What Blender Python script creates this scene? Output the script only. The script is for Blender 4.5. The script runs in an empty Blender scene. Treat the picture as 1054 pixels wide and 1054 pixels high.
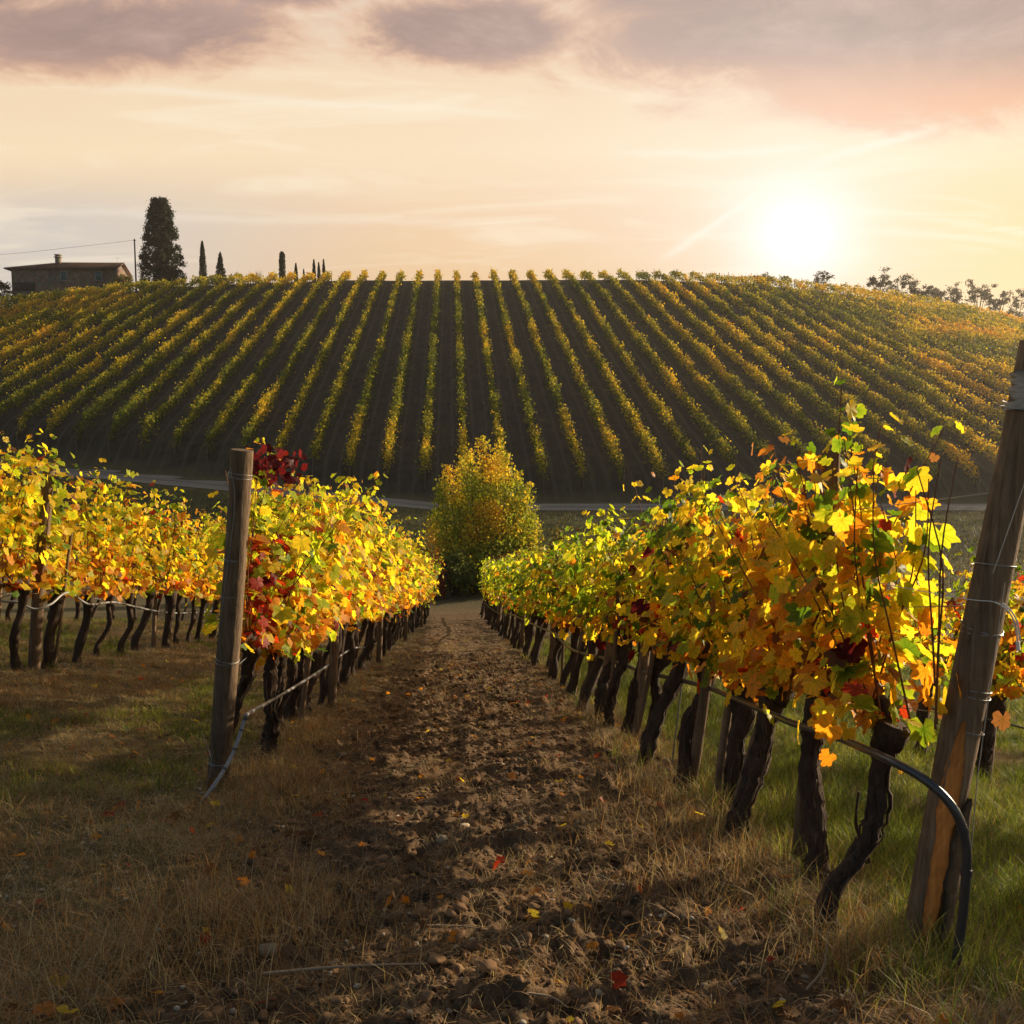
import bpy, math, random
import numpy as np
from mathutils import Vector
rng = np.random.default_rng(11)
random.seed(11)
R = math.radians
CZ = 1.3                       # eye height above the local datum
PITCH = math.atan(72/900)
SUN_AZ, SUN_EL = R(59), R(14)
EXPO = .92
HAZE = .00028

sc = bpy.context.scene
col = bpy.data.collections.new('vineyard'); sc.collection.children.link(col)

# ---------------------------------------------------------------- numpy noise
def _h(ix, iy, s):
    n = (ix.astype(np.int64)*374761393 + iy.astype(np.int64)*668265263 + s*974634777) & 0xffffffff
    n = ((n ^ (n >> 13))*1274126177) & 0xffffffff
    n = ((n ^ (n >> 16))*2246822519) & 0xffffffff
    return ((n ^ (n >> 15)) & 0xffffff)/float(0xffffff)
def vn(x, y, s=0):
    x = np.asarray(x, float); y = np.asarray(y, float)
    ix = np.floor(x); iy = np.floor(y); fx = x-ix; fy = y-iy
    fx = fx*fx*(3-2*fx); fy = fy*fy*(3-2*fy)
    a = _h(ix, iy, s); b = _h(ix+1, iy, s); c = _h(ix, iy+1, s); d = _h(ix+1, iy+1, s)
    return (a*(1-fx)+b*fx)*(1-fy)+(c*(1-fx)+d*fx)*fy
def fbm(x, y, s=0, o=4):
    t = 0; a = .5; n = 0
    for i in range(o):
        t = t+a*vn(x*2**i+i*17.3, y*2**i-i*9.1, s+i); n += a; a *= .5
    return t/n
def clod(x, y, s=0):
    "dome shaped lumps of random size (cellular)"
    ix = np.floor(x); iy = np.floor(y); best = np.zeros_like(x)
    for dx in (-1, 0, 1):
        for dy in (-1, 0, 1):
            cx = ix+dx; cy = iy+dy
            px = cx+_h(cx, cy, s); py = cy+_h(cx, cy, s+5)
            r = .25+.65*_h(cx, cy, s+9)**1.5
            ta = _h(cx, cy, s+13)*6.283; ax = np.abs(x-px); ay = np.abs(y-py)
            c_, s_ = np.cos(ta*1.7), np.sin(ta*1.7); ux = np.abs((x-px)*c_+(y-py)*s_); uy = np.abs(-(x-px)*s_+(y-py)*c_)
            d = np.maximum(np.maximum(ux, uy*1.25), (ux+uy)*.74)/r
            top = .55+.45*((x-px)*np.cos(ta)+(y-py)*np.sin(ta))/r
            best = np.maximum(best, np.clip(np.minimum((1-d)*1.9, top), 0, 1)*r)
    return best
def sst(a, b, x):
    t = np.clip((np.asarray(x, float)-a)/(b-a), 0, 1); return t*t*(3-2*t)

# ---------------------------------------------------------------- terrain
def shiftf(X): return .27*np.clip(-np.asarray(X, float)-5, 0, 60)
def alleyc(Y): return .1-.066*np.asarray(Y, float)
def near_h(X, Y):
    X = np.asarray(X, float); Y = np.asarray(Y, float)
    Yc = np.clip(Y, -8, 70)
    s = X-alleyc(Yc)
    c = .13*np.clip(-s-1.5, 0, 6)-.13*np.clip(s-1.3, 0, 6)
    f = 1-.6*sst(10, 26, Yc)
    sl = -1.28-.166*Yc; m_ = np.maximum(sl, -6.75); sl = m_+.35*np.log(np.exp((sl-m_)/.35)+np.exp((-6.75-m_)/.35))
    return CZ+sl+c*f*(1-sst(30, 38, Yc))
def hillplane(X, Y):
    X = np.asarray(X, float); Y = np.asarray(Y, float)
    z = .38*Y-27.0
    P = 26.35-.035*(Y-140)
    k = 1.3
    m = -k*np.log(np.exp(-np.clip(z, -40, 60)/k)+np.exp(-np.clip(P, -40, 60)/k))
    drop = .00185*np.clip(X-18, 0, 90)**2+.0011*np.clip(-20-X, 0, 90)**2
    return CZ+m-drop*sst(60, 135, Y)
def base_h(X, Y):
    X = np.asarray(X, float); Y = np.asarray(Y, float)
    sh = shiftf(X); Yp = Y-sh
    bench = hillplane(X, 65+sh)-(2.2+.10*sh)+(.10+.012*np.minimum(sh, 9))*(Yp-60.3)
    wob = .5*(vn(X*.25, Y*.25, 3)-.5)
    w = sst(44, 58.3, Yp+wob*2); w2 = sst(61.8, 65.4, Yp)
    z = near_h(X, Y)*(1-w)+bench*w
    return z*(1-w2)+hillplane(X, Y)*w2
def soil_mask(X, Y):
    s = np.asarray(X, float)-alleyc(Y)
    e = .35*(fbm(X*1.3, Y*1.3, 41, 3)-.5)
    m = 1-sst(.95, 1.45, np.abs(s-.08+e))
    return m*(1-sst(32, 36, Y))
def H(X, Y):
    X = np.asarray(X, float); Y = np.asarray(Y, float)
    z = base_h(X, Y)
    nr = (1-sst(14, 34, Y))
    so = soil_mask(X, Y)
    z = z+.05*(fbm(X*1.4, Y*1.4, 21, 3)-.5)*(.4+so)*nr
    z = z+nr*(.012+.05*so)*(fbm(X*5, Y*5, 23, 3)-.5)
    # under-row berm
    for a, b in ((-1.4, -.053),):
        z = z+.07*np.exp(-((X-a-b*Y)/.45)**2)*nr
    far = sst(66, 76, Y)
    z = z+far*.25*(fbm(X*.12, Y*.12, 77, 3)-.5)
    return z
def Hf(X, Y):
    "fine relief of the turned soil, added to H on the sheet itself"
    so = soil_mask(X, Y); nr = (1-.5*sst(9, 20, Y))*(1-sst(26, 34, Y))
    q = .25+.75*so
    warpx = X+.05*(fbm(X*9, Y*9, 61, 2)-.5); warpy = Y+.05*(fbm(X*9, Y*9, 67, 2)-.5)
    big = sst(.38, .62, fbm(X*1.7, Y*1.7, 33, 2))
    z = .050*clod(warpx*5.5, warpy*5.5, 31)*q*big
    z = z+.015*clod(warpx*12, warpy*12, 35)*q
    z = z+.11*(1-np.abs(fbm(X*7, Y*7, 51, 5)*2-1)-.8)*q*(.5+big)
    z = z+.034*(fbm(X*26, Y*26, 39, 4)-.5)*(.5+.5*q)
    z = z+.045*(fbm(X*3.2, Y*3.2, 58, 4)-.5)*(1-so)
    return z*nr
def ground(x, y): return float(H(np.array([x]), np.array([y]))[0])
def at(px, py, Y):
    "world point seen at a place of the photograph, Y metres out"
    u = (527-py)/900; r = (px-527)/900
    d = np.array([r, math.cos(PITCH)+u*math.sin(PITCH), -math.sin(PITCH)+u*math.cos(PITCH)])
    p = d*(Y/d[1]); return (p[0], p[1], p[2]+CZ)

# ---------------------------------------------------------------- mesh builder
class Geo:
    def __init__(s): s.v = []; s.f = []; s.c = []; s.n = 0; s.l = []
    def add(s, v, f, c=None):
        v = np.asarray(v, float).reshape(-1, 3); f = np.asarray(f, np.int64)
        s.v.append(v); s.f.append(f+s.n)
        if c is None: c = (1, 1, 1)
        c = np.asarray(c, float)
        if c.ndim == 1: c = np.tile(c, (len(v), 1))
        s.c.append(c); s.n += len(v); return s
    def build(s, name, mat, parent=None, smooth=False, colour=True):
        me = bpy.data.meshes.new(name)
        V = np.concatenate(s.v) if s.v else np.zeros((0, 3))
        me.vertices.add(len(V)); me.vertices.foreach_set('co', V.astype(np.float32).ravel())
        loops = np.concatenate([f.ravel() for f in s.f]); tot = np.concatenate([np.full(len(f), f.shape[1]) for f in s.f])
        st = np.concatenate([[0], np.cumsum(tot)[:-1]])
        me.loops.add(len(loops)); me.loops.foreach_set('vertex_index', loops.astype(np.int32))
        me.polygons.add(len(tot)); me.polygons.foreach_set('loop_start', st.astype(np.int32))
        try: me.polygons.foreach_set('loop_total', tot.astype(np.int32))
        except Exception: pass
        if smooth: me.polygons.foreach_set('use_smooth', np.ones(len(tot), bool))
        if colour:
            a = me.color_attributes.new('Col', 'FLOAT_COLOR', 'POINT')
            C = np.concatenate(s.c); C = np.concatenate([C, np.ones((len(C), 1))], 1)
            a.data.foreach_set('color', C.astype(np.float32).ravel())
        if s.l:
            at_ = me.attributes.new('Blade', 'FLOAT2', 'POINT'); at_.data.foreach_set('vector', np.concatenate(s.l).astype(np.float32).ravel())
        me.update(calc_edges=True); me.validate()
        me.materials.append(mat)
        o = bpy.data.objects.new(name, me); col.objects.link(o)
        if parent is not None:
            o.parent = parent
            if parent.type == 'EMPTY' or True:
                L = np.array(_wloc(parent)); me.vertices.foreach_set('co', (V-L).astype(np.float32).ravel()); me.update()
        return o
def _wloc(o):
    l = Vector(o.location)
    p = o.parent
    while p is not None: l = l+Vector(p.location); p = p.parent
    return l
def tag(o, label=None, cat=None, group=None, kind=None):
    if label: o['label'] = label
    if cat: o['category'] = cat
    if group: o['group'] = group
    if kind: o['kind'] = kind
    return o
def thing(name, loc, label, cat, group=None):
    o = bpy.data.objects.new(name, None); o.empty_display_size = .2; o.location = loc; col.objects.link(o)
    return tag(o, label, cat, group)
def rootmesh(g, name, mat, loc, label, cat, group=None, smooth=False):
    "a thing that is one mesh, with its origin at its base"
    o = g.build(name, mat, None, smooth)
    n = len(o.data.vertices); co = np.empty(n*3, np.float32); o.data.vertices.foreach_get('co', co)
    co = co.reshape(-1, 3)-np.array(loc, np.float32); o.data.vertices.foreach_set('co', co.ravel()); o.data.update()
    o.location = loc
    return tag(o, label, cat, group)

def tube(g, pts, rad, sides=8, ridge=0., c=None, cap=True, seed=0, squash=None):
    P = np.asarray(pts, float); n = len(P)
    rad = np.broadcast_to(np.asarray(rad, float), (n,)).copy()
    T = np.gradient(P, axis=0); T /= np.linalg.norm(T, axis=1)[:, None]+1e-9
    ref = np.array([0, 0, 1.]) if abs(T[0, 2]) < .8 else np.array([1., 0, 0])
    N = np.cross(T[0], ref); N /= np.linalg.norm(N)
    ang = np.linspace(0, 2*np.pi, sides, endpoint=False)
    V = []
    r2 = np.random.default_rng(seed+1)
    prof = 1+ridge*(r2.random(sides)-.5)*2
    for i in range(n):
        N = N-T[i]*np.dot(N, T[i]); N /= np.linalg.norm(N)+1e-9
        B = np.cross(T[i], N)
        if ridge: prof = prof*.86+.14*(1+ridge*(r2.random(sides)-.5)*4.5)
        rr = rad[i]*prof
        V.append(P[i]+np.outer(rr*np.cos(ang), N)+np.outer(rr*np.sin(ang), B))
    V = np.concatenate(V)
    i = np.arange(n-1)[:, None]*sides; j = np.arange(sides)[None]; j2 = (j+1) % sides
    F = np.stack([i+j, i+j2, i+sides+j2, i+sides+j], -1).reshape(-1, 4)
    g.add(V, F, c)
    if cap:
        off = g.n-len(V)
        for k, base in ((0, 0), (1, (n-1)*sides)):
            cc = V[base:base+sides].mean(0)
            col_ = np.asarray(g.c[-1][0])
            idx = np.arange(sides)
            Vc = np.concatenate([V[base:base+sides], [cc]])
            f = np.stack([idx, (idx+1) % sides, np.full(sides, sides)], 1)
            if k == 0: f = f[:, ::-1]
            g.add(Vc, f, col_)
def box(g, c, s, rot=0., col_=None):
    x, y, z = np.array(s)/2
    v = np.array([[sx*x, sy*y, sz*z] for sx in (-1, 1) for sy in (-1, 1) for sz in (-1, 1)])
    cr, sr = math.cos(rot), math.sin(rot)
    v = np.stack([v[:, 0]*cr-v[:, 1]*sr, v[:, 0]*sr+v[:, 1]*cr, v[:, 2]], 1)+np.array(c)
    g.add(v, [[0, 1, 3, 2], [4, 6, 7, 5], [0, 4, 5, 1], [2, 3, 7, 6], [0, 2, 6, 4], [1, 5, 7, 3]], col_)
def spline(P, n):
    P = np.asarray(P, float); m = len(P)
    Q = np.concatenate([[2*P[0]-P[1]], P, [2*P[-1]-P[-2]]])
    out = []
    for t in np.linspace(0, m-1-1e-6, n):
        i = int(t); f = t-i; a, b, c, d = Q[i:i+4]
        out.append(.5*((2*b)+(-a+c)*f+(2*a-5*b+4*c-d)*f*f+(-a+3*b-3*c+d)*f**3))
    return np.array(out)

# ---------------------------------------------------------------- materials
def mat(name): 
    m = bpy.data.materials.new(name); m.use_nodes = True; nt = m.node_tree; nt.nodes.clear()
    out = nt.nodes.new('ShaderNodeOutputMaterial'); return m, nt, out
def nd(nt, t, **k):
    n = nt.nodes.new(t)
    for a, b in k.items():
        if a.startswith('i_'): n.inputs[a[2:].replace('_', ' ')].default_value = b
        else: setattr(n, a, b)
    return n
def mixc(nt, fac, a, b, mode='MIX'):
    m = nt.nodes.new('ShaderNodeMix'); m.data_type = 'RGBA'; m.blend_type = mode
    for idx, v in ((0, fac), (6, a), (7, b)):
        if hasattr(v, 'is_linked') or isinstance(v, bpy.types.NodeSocket): nt.links.new(v, m.inputs[idx])
        else: m.inputs[idx].default_value = v if idx == 0 else (*v, 1)
    return m.outputs[2]
def mth(nt, op, *a, clamp=False):
    m = nt.nodes.new('ShaderNodeMath'); m.operation = op; m.use_clamp = clamp
    for i, v in enumerate(a):
        if isinstance(v, bpy.types.NodeSocket): nt.links.new(v, m.inputs[i])
        else: m.inputs[i].default_value = v
    return m.outputs[0]
def ramp(nt, fac, stops):
    r = nt.nodes.new('ShaderNodeValToRGB'); e = r.color_ramp.elements
    while len(e) > 1: e.remove(e[-1])
    e[0].position = stops[0][0]; e[0].color = (*stops[0][1], 1)
    for p, c in stops[1:]:
        q = e.new(p); q.color = (*c, 1)
    nt.links.new(fac, r.inputs[0]); return r.outputs[0]
def noise(nt, vec, scale, detail=4, rough=.6, dist=0.):
    n = nd(nt, 'ShaderNodeTexNoise'); n.inputs['Scale'].default_value = scale; n.inputs['Detail'].default_value = detail
    n.inputs['Roughness'].default_value = rough; n.inputs['Distortion'].default_value = dist
    nt.links.new(vec, n.inputs['Vector']); return n.outputs['Fac']
def bump(nt, h, strength=.5, dist=.01):
    b = nd(nt, 'ShaderNodeBump'); b.inputs['Strength'].default_value = strength; b.inputs['Distance'].default_value = dist
    nt.links.new(h, b.inputs['Height']); return b.outputs['Normal']
def mapping(nt, vec, scale):
    m = nd(nt, 'ShaderNodeMapping'); m.inputs['Scale'].default_value = scale; nt.links.new(vec, m.inputs['Vector']); return m.outputs['Vector']

def leaf_mat(name, trans=.5, rough=.45, spec=.35, tint=(1.25, 1.15, .8), veins=False):
    m, nt, out = mat(name)
    a = nd(nt, 'ShaderNodeAttribute', attribute_name='Col').outputs['Color']
    geo = nd(nt, 'ShaderNodeNewGeometry')
    nz = noise(nt, geo.outputs['Position'], 60, 2)
    c = mixc(nt, mth(nt, 'MULTIPLY', nz, .6), a, (.75, .7, .6), 'MULTIPLY')
    if veins:
        sx_ = nd(nt, 'ShaderNodeSeparateXYZ'); nt.links.new(nd(nt, 'ShaderNodeAttribute', attribute_name='Blade').outputs['Vector'], sx_.inputs[0])
        ax = mth(nt, 'ABSOLUTE', sx_.outputs[0]); ay = sx_.outputs[1]; d = ax
        for th in (28, 54, 112):
            d = mth(nt, 'MINIMUM', d, mth(nt, 'ABSOLUTE', mth(nt, 'SUBTRACT', mth(nt, 'MULTIPLY', ax, math.cos(R(th))), mth(nt, 'MULTIPLY', ay, math.sin(R(th))))))
        soft = mth(nt, 'SUBTRACT', 1, mth(nt, 'DIVIDE', d, .16), clamp=True); thin = mth(nt, 'GREATER_THAN', .022, d)
        c = mixc(nt, soft, c, (.82, 1., .8), 'MULTIPLY'); c = mixc(nt, mth(nt, 'MULTIPLY', thin, .7), c, (.66, .56, .5), 'MULTIPLY')
        blot = noise(nt, geo.outputs['Position'], 33, 3, .7)
        c = mixc(nt, mth(nt, 'GREATER_THAN', blot, .66), c, (.55, .36, .3), 'MULTIPLY')
    p = nd(nt, 'ShaderNodeBsdfPrincipled'); p.inputs['Roughness'].default_value = rough
    p.inputs['Specular IOR Level'].default_value = spec
    nt.links.new(c, p.inputs['Base Color'])
    t = nd(nt, 'ShaderNodeBsdfTranslucent')
    nt.links.new(mixc(nt, 1., c, tint, 'MULTIPLY'), t.inputs['Color'])
    mx = nd(nt, 'ShaderNodeMixShader'); mx.inputs[0].default_value = trans
    nt.links.new(p.outputs[0], mx.inputs[1]); nt.links.new(t.outputs[0], mx.inputs[2]); nt.links.new(mx.outputs[0], out.inputs[0])
    return m
def bark_mat(name, c1, c2, scale=(30, 30, 5), bs=.9, bd=.01, rough=.9):
    m, nt, out = mat(name)
    tc = nd(nt, 'ShaderNodeTexCoord').outputs['Object']
    v = mapping(nt, tc, scale)
    n1 = noise(nt, v, 1., 6, .7, .6); n2 = noise(nt, tc, 7, 3)
    f = mth(nt, 'MULTIPLY_ADD', n1, .75, mth(nt, 'MULTIPLY', n2, .25))
    c = ramp(nt, f, [(.32, c1), (.68, c2)])
    a = nd(nt, 'ShaderNodeAttribute', attribute_name='Col').outputs['Color']
    c = mixc(nt, 1., c, a, 'MULTIPLY')
    p = nd(nt, 'ShaderNodeBsdfPrincipled'); p.inputs['Roughness'].default_value = rough; p.inputs['Specular IOR Level'].default_value = .2
    nt.links.new(c, p.inputs['Base Color']); nt.links.new(bump(nt, f, bs, bd), p.inputs['Normal'])
    nt.links.new(p.outputs[0], out.inputs[0]); return m
def plain_mat(name, c, rough=.6, metal=0., spec=.5, nscale=20, var=.25):
    m, nt, out = mat(name)
    tc = nd(nt, 'ShaderNodeTexCoord').outputs['Object']
    n1 = noise(nt, tc, nscale, 4)
    cc = mixc(nt, n1, tuple(x*(1-var) for x in c), tuple(min(1, x*(1+var)) for x in c))
    a = nd(nt, 'ShaderNodeAttribute', attribute_name='Col').outputs['Color']
    cc = mixc(nt, 1., cc, a, 'MULTIPLY')
    p = nd(nt, 'ShaderNodeBsdfPrincipled'); p.inputs['Roughness'].default_value = rough
    p.inputs['Metallic'].default_value = metal; p.inputs['Specular IOR Level'].default_value = spec
    nt.links.new(cc, p.inputs['Base Color']); nt.links.new(bump(nt, n1, .2, .002), p.inputs['Normal'])
    nt.links.new(p.outputs[0], out.inputs[0]); return m

M = {}
M['leaf'] = leaf_mat('vine_leaf', .66, .5, .22, (1.25, 1.18, .8), True)
M['hill_leaf'] = leaf_mat('hill_vine_leaf', .46, .7, .15)
M['grass'] = leaf_mat('grass_blades', .4, .6, .2, (1.1, 1.1, .8))
M['tree_leaf'] = leaf_mat('tree_leaf', .25, .7, .15)
M['bush_leaf'] = leaf_mat('bush_leaf', .45, .6, .2)
M['vine_bark'] = bark_mat('vine_bark', (.018, .012, .009), (.085, .055, .038), (55, 55, 9), 1., .015)
M['cane'] = bark_mat('vine_cane', (.10, .035, .015), (.22, .08, .035), (40, 40, 20), .4, .002, .6)
M['post'] = bark_mat('weathered_post', (.05, .032, .02), (.22, .15, .092), (48, 48, 1.8), 1., .012)
M['post_pale'] = bark_mat('pale_post', (.06, .038, .024), (.30, .20, .125), (48, 48, 1.6), 1., .014)
M['raw_wood'] = bark_mat('exposed_wood', (.50, .15, .03), (.80, .33, .08), (50, 50, 3), .6, .004, .75)
M['tree_bark'] = bark_mat('tree_bark', (.03, .022, .016), (.09, .065, .045), (6, 6, 1.5), .6, .03)
M['wire'] = plain_mat('galvanised_wire', (.28, .28, .28), .5, .7)
M['hose'] = plain_mat('drip_hose', (.035, .036, .04), .28, 0, .6, 30)
M['old_hose'] = plain_mat('faded_drip_hose', (.22, .22, .23), .4, 0, .5, 30)
M['string'] = plain_mat('pale_string', (.75, .73, .7), .7)
M['stone'] = plain_mat('stone', (.36, .30, .22), .9, 0, .2, 30, .4)
M['clod'] = plain_mat('soil_clod', (.125, .078, .044), 1., 0, .1, 40, .45)
M['twig'] = plain_mat('dry_twig', (.30, .22, .14), .9, 0, .2)

def ground_mat():
    m, nt, out = mat('vineyard_soil')
    geo = nd(nt, 'ShaderNodeNewGeometry').outputs['Position']
    a = nd(nt, 'ShaderNodeAttribute', attribute_name='Col')
    sp = nd(nt, 'ShaderNodeSeparateColor'); nt.links.new(a.outputs['Color'], sp.inputs[0])
    n1 = noise(nt, geo, 9, 8, .7); n2 = noise(nt, geo, 55, 5, .7); n3 = noise(nt, geo, 1.1, 4)
    soil = ramp(nt, mth(nt, 'MULTIPLY_ADD', n2, .5, mth(nt, 'MULTIPLY', n1, .5)), [(.3, (.048, .028, .015)), (.5, (.115, .072, .040)), (.72, (.23, .155, .09))])
    turf = ramp(nt, n1, [(.3, (.05, .042, .02)), (.55, (.10, .08, .036)), (.75, (.15, .115, .055))])
    c = mixc(nt, sp.outputs[0], turf, soil)
    hill = ramp(nt, noise(nt, geo, .9, 6, .65), [(.3, (.024, .018, .013)), (.7, (.062, .048, .035))])
    sxx = nd(nt, 'ShaderNodeSeparateXYZ'); nt.links.new(geo, sxx.inputs[0])
    ph = mth(nt, 'FRACT', mth(nt, 'DIVIDE', mth(nt, 'ADD', mth(nt, 'ADD', sxx.outputs[0], mth(nt, 'MULTIPLY', sxx.outputs[1], .069)), 297.545), 2.87))
    ph = mth(nt, 'ADD', ph, mth(nt, 'MULTIPLY', mth(nt, 'SUBTRACT', noise(nt, geo, .5, 3), .5), .16))
    dm = mth(nt, 'ABSOLUTE', mth(nt, 'SUBTRACT', ph, .5))
    rut = mth(nt, 'SUBTRACT', 1, mth(nt, 'DIVIDE', mth(nt, 'ABSOLUTE', mth(nt, 'SUBTRACT', dm, .2)), .07), clamp=True)
    weed = mth(nt, 'MULTIPLY', mth(nt, 'SUBTRACT', noise(nt, mapping(nt, geo, (1, .25, .25)), 1.7, 5, .7), .48), 5., clamp=True)
    hill = mixc(nt, mth(nt, 'MULTIPLY', weed, .75), hill, (.075, .07, .028))
    hill = mixc(nt, mth(nt, 'MULTIPLY', rut, .55), hill, (.105, .085, .062))
    c = mixc(nt, sp.outputs[1], c, hill)
    bank = ramp(nt, noise(nt, geo, 1.6, 6, .7), [(.3, (.04, .042, .018)), (.6, (.09, .085, .032)), (.8, (.15, .125, .055))])
    c = mixc(nt, sp.outputs[2], c, bank)
    p = nd(nt, 'ShaderNodeBsdfPrincipled'); p.inputs['Roughness'].default_value = 1.; p.inputs['Specular IOR Level'].default_value = .15
    nt.links.new(c, p.inputs['Base Color'])
    nt.links.new(bump(nt, mth(nt, 'MULTIPLY_ADD', n2, .35, n1), .9, .03), p.inputs['Normal'])
    nt.links.new(p.outputs[0], out.inputs[0]); return m
def road_mat():
    m, nt, out = mat('gravel_track')
    geo = nd(nt, 'ShaderNodeNewGeometry').outputs['Position']
    n1 = noise(nt, mapping(nt, geo, (.3, 2.2, 1)), 1.5, 6, .7); n2 = noise(nt, geo, 14, 5, .7)
    a = nd(nt, 'ShaderNodeAttribute', attribute_name='Col').outputs['Color']
    c = ramp(nt, mth(nt, 'MULTIPLY_ADD', n2, .4, mth(nt, 'MULTIPLY', n1, .6)), [(.3, (.10, .085, .07)), (.7, (.27, .24, .205))])
    c = mixc(nt, 1., c, a, 'MULTIPLY')
    p = nd(nt, 'ShaderNodeBsdfPrincipled'); p.inputs['Roughness'].default_value = 1.
    nt.links.new(c, p.inputs['Base Color']); nt.links.new(bump(nt, n2, .6, .03), p.inputs['Normal'])
    nt.links.new(p.outputs[0], out.inputs[0]); return m

# ---------------------------------------------------------------- terrain sheet
def axis_lines():
    ys = [-60, -30, -14, -6, -2, 0, .8, 1.4]; y = 1.8
    while y < 900:
        ys.append(y); y += max(.016, .0062*y) if y < 60 else .02*y
    xs = [0.]; x = 0.
    while x < 6.5: x += .018; xs.append(x)
    s = .02
    while x < 900: s *= 1.06; x += s; xs.append(x)
    xs = np.array(xs); return np.concatenate([-xs[:0:-1], xs]), np.array(ys)
xs, ys = axis_lines()
Xg, Yg = np.meshgrid(xs, ys)
X, Y = Xg.ravel(), Yg.ravel()
Z = H(X, Y)+Hf(X, Y)
g = Geo()
nx, ny = len(xs), len(ys)
i = np.arange(ny-1)[:, None]*nx; j = np.arange(nx-1)[None]
F = np.stack([i+j, i+j+1, i+nx+j+1, i+nx+j], -1).reshape(-1, 4)
Yp = Y-shiftf(X)
hillm = sst(61.6, 63.4, Yp); bankm = sst(40, 46, Yp)*(1-sst(57.6, 59, Yp+.8*(vn(X*.6, Y*.6, 5)-.5)))
g.add(np.stack([X, Y, Z], 1), F, np.stack([soil_mask(X, Y), hillm, bankm], 1))
o = g.build('ground', ground_mat(), smooth=True); tag(o, kind='structure')

# gravel track along the foot of the hill
g = Geo(); xr = np.arange(-75, 75, .5); w = np.linspace(-1.45, 1.45, 12)
RX, RW = np.meshgrid(xr, w, indexing='ij')
RY = 60.4+shiftf(RX)+RW*(1+.1*(vn(RX*.4, RW*0, 8)-.5))
RZ = base_h(RX, RY)+.03-.03*np.exp(-((np.abs(RW)-.7)/.25)**2)
n2 = len(w); i = np.arange(len(xr)-1)[:, None]*n2; j = np.arange(n2-1)[None]
F = np.stack([i+j, i+n2+j, i+n2+j+1, i+j+1], -1).reshape(-1, 4)
cc = 1-.45*np.exp(-((RW)/.3)**2); cc = np.repeat(cc.ravel()[:, None], 3, 1)
g.add(np.stack([RX, RY, RZ], -1).reshape(-1, 3), F, cc)
tag(g.build('road', road_mat(), smooth=True), kind='structure')

# ---------------------------------------------------------------- leaves
def outline(spec):
    pts = []
    for a, r in spec: pts.append((a, r))
    for a, r in spec[-2:0:-1] if spec[-1][0] == 180 else spec[:0:-1]: pts.append((-a, r))
    return np.array([[math.sin(R(a))*r, math.cos(R(a))*r] for a, r in pts])
LEAF_HI = outline([(0, 1.0), (12, .90), (24, .74), (36, .84), (52, .93), (66, .84), (80, .66), (95, .76), (112, .80), (132, .74), (156, .62), (180, .16)])
LEAF_MID = outline([(0, 1.0), (25, .74), (52, .92), (80, .66), (112, .80), (150, .62), (180, .16)])
LEAF_LO = outline([(0, 1.0), (55, .85), (125, .7), (180, .2)])
PAL = np.array([(.12, .215, .016), (.48, .54, .03), (.92, .67, .042), (.84, .34, .024), (.50, .045, .015), (.13, .010, .014), (.20, .085, .035)])
def add_leaves(g, pos, nrm, tip, size, kidx, tmpl, r):
    n = len(pos); K = len(tmpl)
    nrm = nrm/(np.linalg.norm(nrm, axis=1)[:, None]+1e-9)
    tip = tip-nrm*np.sum(tip*nrm, 1)[:, None]; tip /= np.linalg.norm(tip, axis=1)[:, None]+1e-9
    sd = np.cross(tip, nrm)
    T = np.tile(tmpl[None], (n, 1, 1))*(1+.13*(r.random((n, K, 1))-.5)*2)
    T[:, :, 0] *= (.85+.3*r.random((n, 1)))
    rr = np.linalg.norm(T, axis=2)
    cup = (r.random((n, 1))-.35)*.7; fold = (r.random((n, 1))-.3)*.7
    z = -cup*rr**2*.5+fold*np.abs(T[:, :, 0])*.6+(r.random((n, K))-.5)*.16
    s = size[:, None, None]
    P = pos[:, None]+s*(T[:, :, :1]*sd[:, None]+T[:, :, 1:]*tip[:, None]+z[..., None]*nrm[:, None])
    V = np.concatenate([pos[:, None], P], 1)
    base = PAL[kidx]*(.72+.5*r.random((n, 1)))
    up = np.minimum(kidx+1, 6); edge = np.where((kidx >= 5)[:, None], PAL[kidx], PAL[up])
    e = r.random((n, 1, 1))**2*.8*(.5+.5*r.random((n, K, 1)))
    C = np.concatenate([base[:, None], base[:, None]*(1-e)+edge[:, None]*e*.9], 1)
    idx = np.arange(K); f = np.stack([np.zeros(K, int), idx+1, (idx+1) % K+1], 1)
    F = (np.arange(n)[:, None, None]*(K+1)+f[None]).reshape(-1, 3)
    g.add(V.reshape(-1, 3), F, C.reshape(-1, 3)); g.l.append(np.concatenate([np.zeros((n, 1, 2)), T], 1).reshape(-1, 2))

ROWS = {'R1': (1.65, -.08), 'L1': (-1.4, -.053), 'L2': (-4.45, -.05), 'L3': (-7.45, -.05), 'R2': (4.7, -.08), 'R3': (7.75, -.08)}
def rowx(k, y): a, b = ROWS[k]; return a+b*y

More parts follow.
